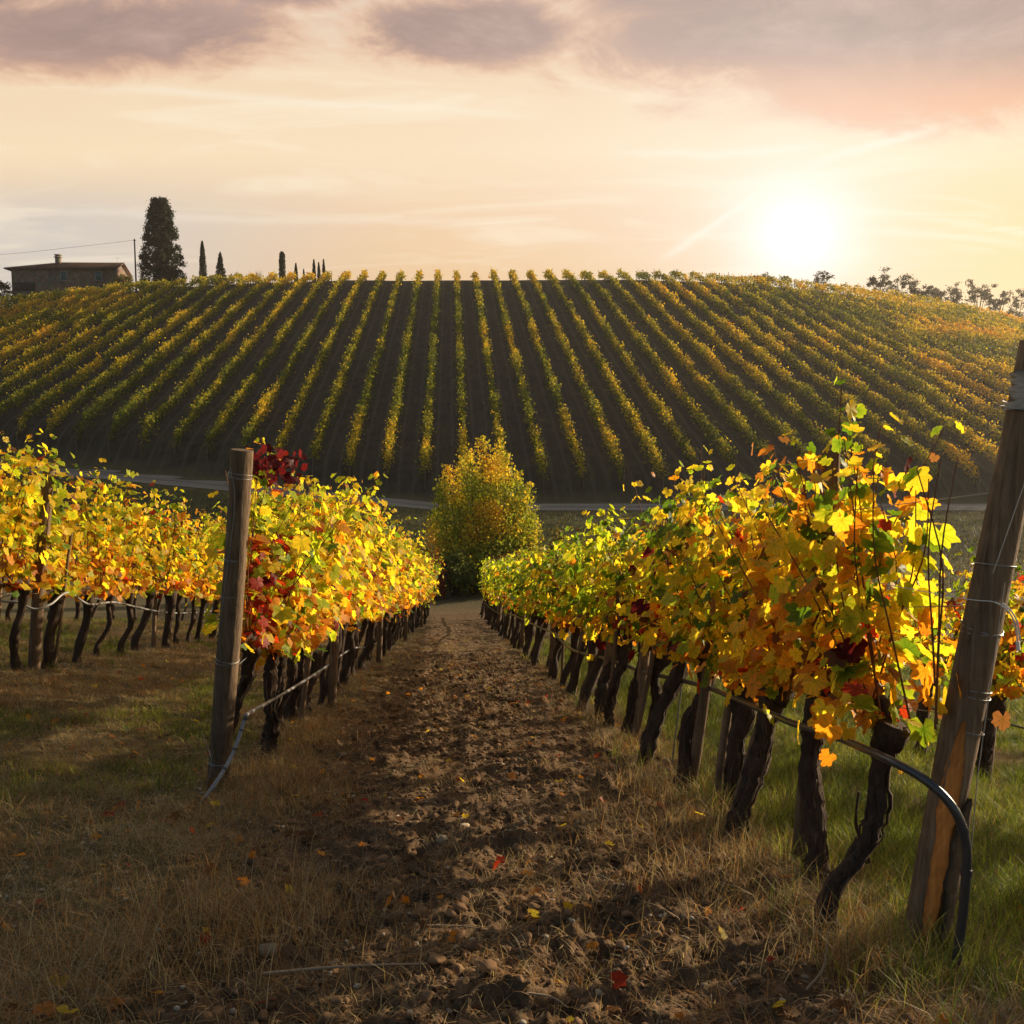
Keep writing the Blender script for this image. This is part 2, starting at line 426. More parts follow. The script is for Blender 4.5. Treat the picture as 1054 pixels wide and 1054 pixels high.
def choose(r, wts, n): 
    w = np.clip(np.array(wts, float), 0, None); return r.choice(7, n, p=w/w.sum())
def weights(*a): return np.array(_weights(*a), float)
def _weights(row, y, t, r):
    "leaf colour weights [green, yellow-green, yellow, orange, red, dark red, brown] up the height t of the canopy"
    lo = float(np.clip(1-t*2.7, 0, 1)); hi = float(np.clip((t-.45)*2, 0, 1))
    if row == 'R1':
        gr = 1.7+2.4*float(sst(6.3, 8.5, y))
        w = [gr*(.9+.7*hi)*(1-lo*.75), 1.7*gr*(1-lo*.5), 4.4-2.6*float(sst(6, 9, y)), .45+2.6*lo, .05+.5*lo, .06+.1*lo, .3+1.3*lo]
        if 6.1 < y < 7.4: w[4] += .7; w[5] += .9; w[6] += .6
        if y < 5.2 and hi > 0: w[3] += .7*hi; w[4] += .15*hi
        if y < 3.9: w[3] += .8
    elif row == 'L1':
        w = [.5+.6*hi+1.8*float(sst(17, 26, y)), 2.+1.8*hi, 4.6, .9+4.0*lo, .08+.5*lo, .04, .2+.5*lo]
    elif row == 'L2':
        w = [.6+1.*hi, 2.2+1.8*hi, 4.2, .8+5.5*lo, .06+.6*lo, .05, .2+.7*lo]
    else:
        w = [1.6+1.*hi, 1.6, 2.2, 1.+1.5*lo, .4+.4*lo, .1, .3]
    return w
def col_name(g_): return g_

def make_vine(row, y, label, group, idx):
    r = np.random.default_rng(hash((row, idx)) % 99991 if False else 1000*list(ROWS).index(row)+idx)
    x = rowx(row, y)+r.normal(0, .03); z = ground(x, y)-.03
    dist = math.hypot(x, y)
    rd = np.array([ROWS[row][1], 1, -.166]); rd /= np.linalg.norm(rd)
    v = thing('grapevine', (x, y, z), label, 'grapevine', group)
    lod = 0 if dist < 8.5 else (1 if dist < 17 else 2)
    # trunk: leaning, kinked old wood with a knobbly head and a short arm
    hh = .85+r.uniform(-.06, .08); vw = np.exp(r.normal(0, .45, 7))
    side = r.uniform(.05, .24)*(1 if row[0] == 'R' else .8); back = r.uniform(-.10, .18)
    ks = r.uniform(-.048, .048, 4)
    pts = [(x-side, y-back, z), (x-side*.8+ks[0], y-back*.7, z+.22*hh), (x-side*.42+ks[1], y+ks[2], z+.5*hh), (x-side*.12+ks[3], y+.02, z+.78*hh), (x+.02, y, z+hh)]
    n = 34 if lod == 0 else 12; sides = (18, 10, 6)[lod]
    P = spline(pts, n); tt = np.linspace(0, 1, n)
    th = r.uniform(.75, 1.35)
    rad = th*(.040+.016*np.exp(-(tt/.1)**2)+.028*np.exp(-((tt-.97)/.12)**2)+.005*np.sin(tt*17+r.random()*6)*(lod < 2))
    if lod == 0: P[1:-1] += r.normal(0, .005, (n-2, 3))
    g = Geo(); tube(g, P, rad, sides, .42 if lod < 2 else .15, seed=idx*3)
    if lod == 0:      # shaggy fibres of old bark
        for _ in range(20):
            i0 = r.integers(0, 18); i1 = min(n, i0+r.integers(9, 17)); a_ = r.uniform(0, 6.283); tw = r.uniform(-.9, .9)
            q = [P[i]+rad[i]*np.array([math.cos(a_+tw*(i-i0)/12), math.sin(a_+tw*(i-i0)/12), 0])*(1.0+(.22*r.random() if i in (i0, i1-1) else .02))+r.normal(0, .0025, 3) for i in range(i0, i1)]
            tube(g, q, r.uniform(.0035, .008)*np.interp(np.linspace(0, 1, len(q)), [0, .3, .7, 1], [.3, 1, 1, .3]), 4, .4, c=(1, 1, 1) if r.random() < .6 else (1.9, 1.8, 1.7), seed=int(a_*1000))
    g.build('trunk', M['vine_bark'], v, smooth=lod > 0)
    # arm
    sgn = -1 if r.random() < .5 else 1
    armdirs = [sgn] if r.random() < .5 else [1, -1]
    ends = []
    g = Geo()
    for sg in armdirs:
        L = r.uniform(.25, .4)*sg
        q = [P[-1]-np.array([0, 0, .03]), P[-1]+rd*L*.3+np.array([r.normal(0, .02), 0, .06]), P[-1]+rd*L*.65+np.array([0, 0, .03]), P[-1]+rd*L+np.array([0, 0, .02])]
        A = spline(q, 12 if lod == 0 else 6); tube(g, A, np.linspace(.036*th, .014, len(A)), max(6, sides-3), .3 if lod == 0 else .1, seed=idx*3+1)
        ends.append(A)
    g.build('cordon', M['vine_bark'], v, smooth=lod > 0)
    # shoots and leaves
    ns = (11 if row == 'R1' and idx == 0 else 16 if row == 'R1' and y < 5 else 12, 9, 6)[lod]; step = (.046, .062, .10)[lod]; lsz = (.060, .070, .094)[lod]
    top = {'R1': 1.26, 'L1': 1.46, 'L2': 1.55}.get(row, 1.15)
    if row == 'R1' and y < 5.3: top = 1.11
    if row == 'R1' and y > 6: top = 1.12+.18*float(sst(12, 26, y))
    if row == 'L1' and y < 6.6: top = 1.22
    gc = Geo(); pos = []; nrm = []; tip = []; kid = []; sz = []
    half = .36
    for s in range(ns):
        a = (s+.5)/ns*2*half-half+r.normal(0, .05)
        b0 = P[-1]+rd*a+np.array([r.normal(0, .03), 0, .02])
        Ls = (top-.05)*r.uniform(.74, 1.0)
        if r.random() < .06 and lod < 2: Ls *= 1.12
        if row == 'R1' and idx == 1 and s == 4: Ls = 1.24
        sp = r.normal(0, .15); dr = r.normal(0, .14)
        if row == 'L1' and idx == 0: sp = abs(sp)
        q = [b0, b0+np.array([sp*.5, dr*.4, Ls*.33]), b0+np.array([sp, dr*.8, Ls*.66]), b0+np.array([sp*1.5+r.normal(0, .05), dr*1.3, Ls])]
        S = spline(q, 12)
        if lod < 2: tube(gc, S[::1 if lod == 0 else 2], np.linspace(.0045, .002, len(S[::1 if lod == 0 else 2]))*(1 if lod == 0 else 1.7), 5 if lod == 0 else 3, 0, cap=False)
        nl = int(Ls/step)
        for m_ in range(nl):
            t = (m_+.5+r.uniform(-.3, .3))/nl
            p = S[min(11, int(t*11.99))]
            w = weights(row, y, t, r)*vw
            reps = (3 if row == 'R1' and y < 6 and r.random() < .12 else 2) if r.random() < ((.85 if lod == 0 else .8) if t < .88 else .35) else 1
            # shoots keep a colour of their own
            k0 = choose(r, w, 1)[0]
            for q_ in range(reps):
                sdx = r.choice([-1, 1])
                outw = np.array([sdx*r.uniform(.3, 1.1), r.normal(0, .5), r.normal(.12, .3)])
                d = abs(r.normal(.06, .06))*(1.8 if q_ else 1.)*(1.15-.6*max(0, t-.6)/.4)
                u = outw/np.linalg.norm(outw)
                pp = p+u*d+np.array([0, 0, -.01])
                pos.append(pp); nrm.append(u*r.uniform(.5, 1.)+np.array([0, 0, r.uniform(0, .9)])+r.normal(0, .3, 3))
                tip.append(np.array([0, 0, -1.])+u*.4+r.normal(0, .45, 3))
                k = k0 if r.random() < .62 else choose(r, w, 1)[0]
                if row == 'L1' and idx == 0:
                    if pp[2]-z > 1.70 and pp[0] < x-.06: pos.pop(); nrm.pop(); tip.pop(); continue
                    elif -1.66 < pp[0] < -1.46 and pp[2]-z < 1.62 and r.random() < .8: k = choose(r, [.1, .3, .5, 1.2, 2.4, .4, .2], 1)[0]
                if row == 'R1' and pp[0] > 1.16 and pp[1] < 3.1 or row == 'L1' and pp[1] < 5.16: pos.pop(); nrm.pop(); tip.pop(); continue
                kid.append(k); sz.append(lsz*r.uniform(.6, 1.25)*(1-.5*max(0, t-.7)/.3)*(.8 if k == 6 else 1))
    if row == 'L1' and idx == 0:      # the dark red bunch beside the post top
        cR = np.array(at(281, 480, y))
        for q_ in range(95):
            o_ = r.normal(0, 1, 3)*np.array([.10, .14, .055]); pos.append(cR+o_); nrm.append(np.array([r.normal(0, .6), -.5, r.uniform(.1, .9)])); tip.append(np.array([0, 0, -1.])+r.normal(0, .5, 3))
            kid.append(5 if r.random() < .9 else 4); sz.append(lsz*r.uniform(.4, .8))
    # lower skirt of hanging leaves
    for q_ in range((22, 14, 8)[lod]):
        a = r.uniform(-half, half); pp = P[-1]+rd*a+np.array([r.normal(0, .12), 0, r.uniform(-.03, .28)])
        pos.append(pp); u = np.array([r.choice([-1, 1])*r.uniform(.4, 1), r.normal(0, .5), .2]); nrm.append(u); tip.append(np.array([0, 0, -1.])+r.normal(0, .4, 3))
        kid.append(choose(r, weights(row, y, .05, r), 1)[0]); sz.append(lsz*r.uniform(.5, 1.05))
    if lod < 2: gc.build('cane', M['cane'], v)
    g = Geo()
    add_leaves(g, np.array(pos), np.array(nrm), np.array(tip), np.array(sz), np.array(kid), (LEAF_HI, LEAF_MID, LEAF_LO)[lod], r)
    g.build('foliage', M['leaf'], v)
    return v
ORD = ['nearest', 'second', 'third', 'fourth', 'fifth', 'sixth', 'seventh', 'eighth', 'ninth', 'tenth', 'eleventh', 'twelfth', 'thirteenth', 'fourteenth', 'fifteenth', 'sixteenth', 'seventeenth', 'eighteenth', 'nineteenth', 'twentieth', 'twenty-first', 'twenty-second', 'twenty-third', 'twenty-fourth', 'twenty-fifth', 'twenty-sixth', 'twenty-seventh', 'twenty-eighth', 'twenty-ninth', 'thirtieth', 'thirty-first', 'thirty-second', 'thirty-third', 'thirty-fourth', 'thirty-fifth', 'thirty-sixth', 'thirty-seventh', 'thirty-eighth', 'thirty-ninth', 'fortieth']
ROWDESC = {'R1': ('row right of the path', 'yellow and orange', 'green and orange'),
           'L1': ('row left of the path', 'yellow and red', 'golden yellow'),
           'L2': ('row past the left grass strip', 'yellow and orange', 'yellow-green'),
           'L3': ('dim backmost row on the left', 'mixed green', 'mixed green'),
           'R2': ('row behind the leaning post', 'green and orange', 'green and orange'),
           'R3': ('dim third row on the right', 'mixed green', 'mixed green')}
GRP = {'R1': 'grapevines right of the dirt path', 'L1': 'grapevines left of the dirt path', 'L2': 'grapevines beyond the left grass strip', 'L3': 'grapevines of the last left row',
       'R2': 'grapevines behind the leaning post', 'R3': 'grapevines of the dim third right row'}
RANGE = {'R1': (3.2, 33), 'L1': (5.55, 33), 'L2': (6.6, 33), 'L3': (12.5, 33), 'R2': (2.9, 32.5), 'R3': (3.4, 32)}
for row in ('R1', 'L1', 'L2', 'L3', 'R2', 'R3'):
    y, y1 = RANGE[row]; k = 0
    while y < y1:
        desc, cn, cf = ROWDESC[row]
        if row == 'L1' and k == 0: lab = 'grapevine with dark red leaves on top, right behind the upright end post'
        elif k == 0: lab = 'grapevine with %s leaves, nearest plant of the %s' % (cn, desc)
        elif y > 13.5 or k >= len(ORD): lab = 'distant small-looking grapevine in the farther part of the %s' % desc
        else: lab = 'grapevine with %s leaves, %s plant of the %s' % (cn if y < 9 else cf, ORD[k], desc)
        make_vine(row, y, lab, GRP[row], k)
        y += (.54 if row in ('R1', 'L1') else (.66 if row == 'L2' else .85))+random.uniform(-.07, .07); k += 1

# ---------------------------------------------------------------- posts, stakes
def post(base, top, r0, r1, name, label, group=None, m='post', seed=0, sides=20, sink=.25):
    b = np.array(base, float); t = np.array(top, float)
    g = Geo(); n = 26
    d = (t-b)/np.linalg.norm(t-b)
    tt = np.linspace(0, 1, n)
    P = (b-d*sink)[None]*(1-tt[:, None])+t[None]*tt[:, None]
    rs = np.random.default_rng(seed)
    P += np.stack([.008*np.sin(tt*5+seed), .006*np.cos(tt*4), 0*tt], 1)
    rad = (r0*(1-tt)+r1*tt)*(1+.03*np.sin(tt*9+seed))
    tube(g, P, rad, sides, .07, seed=seed)
    root = thing(name, tuple(b), label, 'post', group)
    g.build('shaft', M[m], root, smooth=True)
    return root, P, rad
def loop(g, c, d, r, turns=2, rw=.0022, seed=0):
    rs = np.random.default_rng(seed); d = np.array(d)/np.linalg.norm(d)
    a = np.linspace(0, turns*2*np.pi, 24*turns)
    ux = np.cross(d, [0, 1, 0]); ux /= np.linalg.norm(ux); uy = np.cross(d, ux)
    P = np.array(c)+np.outer(np.cos(a)*r, ux)+np.outer(np.sin(a)*r, uy)+np.outer(.012*np.sin(a*.7+seed)+.006*a/6, d)
    tube(g, P, rw, 5)

# left end post
b = at(224, 826, 5.15); t = at(249, 463, 4.98)
Lp, LP, LR = post(b, t, .066, .062, 'end_post', 'upright weathered end post of the row left of the dirt path', 'end posts', seed=4)
d = np.array(t)-np.array(b)
for f, tn in ((.12, 2), (.42, 2), (.60, 1), (.70, 2), (.93, 2)):
    g = Geo(); loop(g, np.array(b)+d*f, d, .067, tn, .0022, int(f*10)); g.build('wire_tie', M['wire'], Lp)
g = Geo(); q = [np.array(b)+d*.955+np.array([-.04, -.062, 0]), np.array(b)+d*.87+np.array([.0, -.069, 0]), np.array(b)+d*.72+np.array([-.01, -.069, 0]), np.array(b)+d*.5+np.array([-.045, -.060, 0])]
tube(g, spline(q, 20), .002, 5); g.build('hanging_wire', M['wire'], Lp)
# right leaning end post
b = np.array(at(945, 992, 3.0)); t = np.array(at(1066, 352, 2.90))
Rp, RP, RR = post(b, t, .068, .055, 'end_post', 'thick leaning end post with exposed orange wood, right of the dirt path', 'end posts', m='post_pale', seed=9, sides=24)
d = t-b; dn = d/np.linalg.norm(d)
for f, tn in ((.40, 1), (.46, 2), (.56, 2), (.66, 1), (.90, 2)):
    g = Geo(); loop(g, b+d*f, d, .066, tn, .0022, int(f*20)); g.build('wire_tie', M['wire'], Rp)
# exposed wood: a sliver of torn surface on the camera side
def strip(g, a0, a1, f0, f1, lift, taper=True, n=34, k=7, seed=0):
    rs = np.random.default_rng(seed)
    ux = np.array([1., 0, 0]); ux -= dn*ux.dot(dn); ux /= np.linalg.norm(ux); uy = np.cross(dn, ux)   # uy points away/back
    if uy[1] < 0: uy = -uy
    V = []
    for i in range(n+1):
        t_ = i/n; f = f0+(f1-f0)*t_
        wd = 1. if not taper else min(1, 6*(1-t_)*1.0+.15)*min(1, .35+1.6*t_)
        wd *= 1+.22*math.sin(t_*23+seed)*math.sin(t_*9)+rs.normal(0, .06)
        am = (a0+a1)/2+.10*math.sin(t_*6)
        for j in range(k+1):
            a = am+(a1-a0)/2*wd*(2*j/k-1)+rs.normal(0, .015)
            rr = (.068*(1-f)+.055*f)*1.0+lift-(.010 if j in (0, k) else 0)+rs.normal(0, .0012)
            V.append(b+d*f+ux*rr*math.sin(R(a))-uy*rr*math.cos(R(a)) if False else b+d*f+(ux*math.sin(a)-uy*math.cos(a))*rr)
    i = np.arange(n)[:, None]*(k+1); j = np.arange(k)[None]
    cw = np.array([[(.28 if j_ in (0, k) else .75 if j_ in (1, k-1) else 1.)*(.5+.5*min(1, 4*(1-i_/n)))*rs.uniform(.75, 1.1) for j_ in range(k+1)] for i_ in range(n+1)]).ravel()
    g.add(V, np.stack([i+j, i+j+1, i+k+2+j, i+k+1+j], -1).reshape(-1, 4), np.repeat(cw[:, None], 3, 1))
g = Geo(); strip(g, -1.0, .05, .03, .42, .007, seed=3); g.build('exposed_wood', M['raw_wood'], Rp)
g = Geo(); strip(g, .0, .95, .0, .30, .016, seed=5); g.build('loose_bark', M['post_pale'], Rp)
g = Geo()
strip(g, -1.6, 1.6, .90, .955, .006, taper=False, k=14, seed=6)
tag(g.build('pale_band', plain_mat('pale_plastic_band', (.40, .34, .28), .6, 0, .3, 14, .35), Rp))

# posts and stakes along the rows
def rowpost(row, y, h, r, lean, label, dx=0., m='post', name='wooden_post', group='wooden posts along the rows', seed=0):
    x = rowx(row, y)+dx; z = ground(x, y)
    o, P_, R_ = post((x, y, z), (x+lean, y-.06, z+h), r, r*.88, name, label, group, m, seed, 12)
    return o
rowpost('R1', 3.85, 1.9, .043, .06, 'grey wooden post beside the nearest vines right of the path', -.02, 'post', seed=11)
rowpost('R1', 5.35, 1.3, .036, .14, 'thin leaning wooden post between dark trunks right of the path', -.10, 'post', seed=12)
rowpost('R1', 7.0, 1.9, .045, .22, 'tall leaning pale post halfway along the right row', -.10, 'post_pale', seed=13)
rowpost('R1', 8.2, 1.3, .062, .22, 'thick leaning post right of the path with dry grass at its foot', -.16, 'post_pale', seed=14)
for k, (yy, lab) in enumerate(((12.4, 'wooden post in the green part of the right row'), (17.0, 'distant wooden post in the right row'), (24., 'farthest wooden post in the right row'))):
    rowpost('R1', yy, 1.8, .045, .1, lab, -.1, 'post', seed=20+k)
for k, (yy, h, lab) in enumerate(((8.6, 1.9, 'pale wooden post behind the drooping hose, left row'), (13.2, 1.95, 'second wooden post along the left row, deep in leaves'), (19., 2.1, 'third wooden post along the left row'), (26., 2.1, 'farthest wooden post along the left row'))):
    rowpost('L1', yy, h-.2, .045, .08, lab, .05, 'post_pale' if k == 0 else 'post', seed=30+k)
p0 = at(35, 690, 9.0); p1 = at(50, 478, 8.95)
post(p0, p1, .062, .055, 'wooden_post', 'dark post standing in front of the far left row', 'wooden posts along the rows', 'post', 41, 14)
for k, (px, py, tx, ty, Yd, rr, lab, mm) in enumerate(((56, 680, 75, 605, 9.3, .02, 'thin leaning stake right of the dark post, far left row', 'post_pale'),
        (-4, 640, 8, 590, 9.6, .03, 'pale stake at the left edge of the picture', 'post_pale'), (157, 676, 164, 610, 12.6, .035, 'pale stake in the middle of the far left row', 'post_pale'))):
    post(at(px, py, Yd), at(tx, ty-60, Yd), rr, rr*.8, 'vine_stake', lab, 'stakes beside the vines', mm, 50+k, 8)
post(at(172, 670, 14.), at(176, 528, 14.), .06, .05, 'wooden_post', 'short dark post top poking above the far left row', 'wooden posts along the rows', 'post', 57, 10)
for k, yy in enumerate((17.5, 24.)):
    rowpost('L2', yy, 1.9, .055, .06, ('more distant wooden post in the far left row', 'farthest wooden post in the far left row')[k], .05, 'post', seed=60+k)
for k, yy in enumerate((7.4, 12., 17., 23.)):
    rowpost('R2', yy, 2.0, .055, .08, ('post under the vines at the right edge of the picture', 'post in the second right row, seen between trunks', 'distant post in the second right row', 'farthest post in the second right row')[k], 0, 'post', seed=70+k)
for row, side, ys_ in (('R1', 'right', (4.35, 5.0, 6.5, 7.6, 8.9, 9.9, 11.2)), ('L1', 'left', (6.7, 7.5, 10.1, 11.6))):
    for k, yy in enumerate(ys_):
        rowpost(row, yy, random.uniform(1.05, 1.5), random.uniform(.018, .032), random.uniform(.05, .3), '%s slim wooden stake among the trunks of the %s row, counting from its end post' % (('first', 'second', 'third', 'fourth', 'fifth', 'sixth', 'seventh')[k], side), random.uniform(-.2, 0), 'post_pale' if k % 2 else 'post', 'vine_stake', 'stakes beside the vines', seed=90+k)
# thin metal rods beside trunks
for k, (yy, lab) in enumerate(((4.62, 'thin metal rod by a thick trunk right of the path'), (6.2, 'thin metal rod by the slender trunks right of the path'), (9.6, 'thin distant metal rod in the right row'))):
    x = rowx('R1', yy)+.03; z = ground(x, yy); g = Geo()
    tube(g, [(x-.03, yy, z-.1), (x+.04, yy-.02, z+.6), (x+.10, yy-.04, z+1.2)], .006, 6)
    rootmesh(g, 'metal_rod', M['wire'], (x, yy, z), lab, 'metal rod', 'thin rods beside the trunks', True)

# ---------------------------------------------------------------- wires and hoses
def rowwire(row, ya, yb, h, label, x0=None, r_=.0018):
    yy = np.linspace(ya, yb, 60); xx = rowx(row, yy); zz = near_h(xx, yy)+h
    P = np.stack([xx, yy, zz], 1); P[:, 2] -= .015*np.abs(np.sin((yy-ya)/4.5*np.pi))
    if x0 is not None: P[0] = x0
    g = Geo(); tube(g, P, r_, 5); rootmesh(g, 'trellis_wire', M['wire'], tuple(P[0]), label, 'wire', 'trellis wires', True)
for row, ya, nm in (('R1', 3.0, 'right of the path'), ('L1', 5.12, 'left of the path'), ('L2', 6.5, 'beyond the left grass strip'), ('R2', 2.6, 'behind the leaning post')):
    for h, hn in ((.84, 'lowest'), (1.22, 'middle'), (1.62, 'highest')):
        x0 = None
        if row == 'R1': x0 = RP[int(25*(h+.3)/2.35)]
        if row == 'L1': x0 = LP[int(25*(h+.25)/2.3)]
        rowwire(row, ya, 32, h, '%s galvanised wire strung through the vines %s' % (hn, nm), x0)
def hose(name, ctrl, rad, m, label, n=160, clips=0):
    P = spline(ctrl, n); g = Geo(); tube(g, P, rad, 10)
    o = rootmesh(g, name, M[m], tuple(P[0]), label, 'hose', 'irrigation hoses', True)
    return o, P
def hy(row, y, h, dx=0.): x = rowx(row, y)+dx; return (x, y, float(near_h(x, y))+h)
c = [at(975, 1032, 2.74), at(985, 985, 2.75), at(993, 920, 2.76), at(994, 868, 2.77), at(980, 830, 2.79), at(948, 800, 2.86), at(908, 779, 3.0), at(860, 758, 3.4), at(815, 744, 3.85), at(775, 727, 4.45), at(735, 710, 5.2), at(700, 700, 6.0), at(660, 691, 7.0), at(628, 679, 8.2)]
for yy in (10.2, 12, 14, 17, 20, 24, 29, 32): c.append(hy('R1', yy, .58+.06*math.sin(yy*2.3), -.12))
h1, P1 = hose('irrigation_hose', c, .0155, 'hose', 'black hose arching from the ground past the leaning post into the right row', 300)
g = Geo()
for i in (34, 47): g = Geo(); tube(g, [P1[i]-(P1[i+1]-P1[i])*.8, P1[i], P1[i+1]], .019, 8); g.build('hose_clip', M['hose'], h1)
c = [at(170, 850, 4.75), at(196, 838, 4.72), at(222, 806, 4.80), at(240, 775, 4.95), at(252, 741, 5.05), at(258, 733, 5.1), at(290, 715, 6.3), at(330, 690, 8.0), at(362, 668, 10.6), at(386, 662, 14.)]
for yy in (17, 20, 23, 27, 31): c.append(hy('L1', yy, .66+.07*math.sin(yy*1.9), -.08))
h2, P2 = hose('irrigation_hose', c, .0115, 'old_hose', 'grey hose running from the ground past the upright post into the left row', 240)
g = Geo()
for i in (12, 26, 42, 53, 62, 70): g = Geo(); tube(g, [P2[i]-(P2[i+1]-P2[i])*.5, P2[i], P2[i]+(P2[i+1]-P2[i])*.5], .0155, 8); g.build('hose_clip', M['hose'], h2)
c = [at(-30, 604, 8.6), at(0, 618, 8.7), at(18, 620, 8.75), at(36, 627, 8.8), at(52, 622, 8.9), at(70, 610, 9.2), at(92, 622, 9.8), at(118, 620, 10.6), at(150, 627, 11.8), at(178, 631, 13.2), at(210, 630, 15.), at(226, 627, 17)]
hose('irrigation_hose', c, .012, 'old_hose', 'pale sagging hose under the leaves of the far left row', 140)
c = [at(-30, 625, 8.5), at(5, 614, 8.8), at(38, 604, 9.1), at(70, 612, 9.6), at(110, 618, 10.8), at(150, 626, 12.4)]
hose('irrigation_hose', c, .006, 'old_hose', 'thin second hose looping above the sagging hose, far left row', 80)
c = [(rowx('R2', y_)-.05, y_, float(near_h(rowx('R2', y_), y_))+.52+.03*math.sin(y_*2)) for y_ in (2.6, 4, 5.5, 7, 9, 12, 16, 22, 30)]
hose('irrigation_hose', c, .009, 'hose', 'dark hose at trunk height in the row behind the leaning post', 120)
# string and stay wires on the right post
g = Geo(); a0 = RP[int(25*.66)]+np.array([.0, -.066, .02])
P = spline([a0+np.array([-.30, .35, .02]), a0+np.array([-.1, .03, .01]), a0, a0+np.array([.045, -.02, -.05]), a0+np.array([.075, 0, -.13])], 24)
tube(g, P[:12], .0015, 5); tube(g, P[11:], .003, 6); tube(g, P[12:]+np.array([.006, -.003, .004]), .003, 6)
tube(g, [P[-1], P[-1]+np.array([.004, 0, -.03])], .006, 6)
g.build('knotted_string', M['string'], Rp)
g = Geo(); P = np.array([RP[23]+np.array([.03, -.09, 0]), at(1022, 590, 2.80), at(1003, 800, 2.82), at(990, 1012, 2.76)])
tube(g, P[:2], .0016, 5); tube(g, np.array([at(1034, 600, 2.82), at(1006, 800, 2.84), at(989, 1000, 2.78)]), .0018, 5)
rootmesh(g, 'stay_wire', M['wire'], tuple(P[-1]), 'thin taut stay wire from the leaning post down to the ground', 'wire', None, True)
g = Geo(); q = [at(979, 1030, 2.76), at(980, 1000, 2.76), at(985, 988, 2.76), at(990, 1000, 2.76), at(990, 1032, 2.76)]
tube(g, spline(q, 20), .006, 7); rootmesh(g, 'ground_anchor', M['wire'], tuple(at(985, 1032, 2.76)), 'small bent metal anchor loop in the grass below the hose', 'anchor', None, True)
g = Geo(); b = np.array(at(218, 800, 5.0)); q = [b+np.array([-.02, -.05, -.05]), b+np.array([.02, -.06, .12]), b+np.array([-.03, -.05, .28])]
tube(g, spline(q, 14), .002, 5); g.build('loose_wire', M['wire'], Lp)
# strip of hanging bark on the near trunk
g = Geo()
for dx in (0, .035):
    q = [np.array(at(884+dx*300, 815, 3.75)), np.array(at(881+dx*300, 848, 3.74)), np.array(at(888+dx*60, 868, 3.74)), np.array(at(893, 888, 3.74))]
    tube(g, spline(q, 14), np.linspace(.006, .012, 14), 5, .4, seed=int(dx*100))
rootmesh(g, 'bark_strip', M['vine_bark'], tuple(at(893, 888, 3.74)), 'dry strip of bark dangling between the two nearest trunks', 'bark', None)

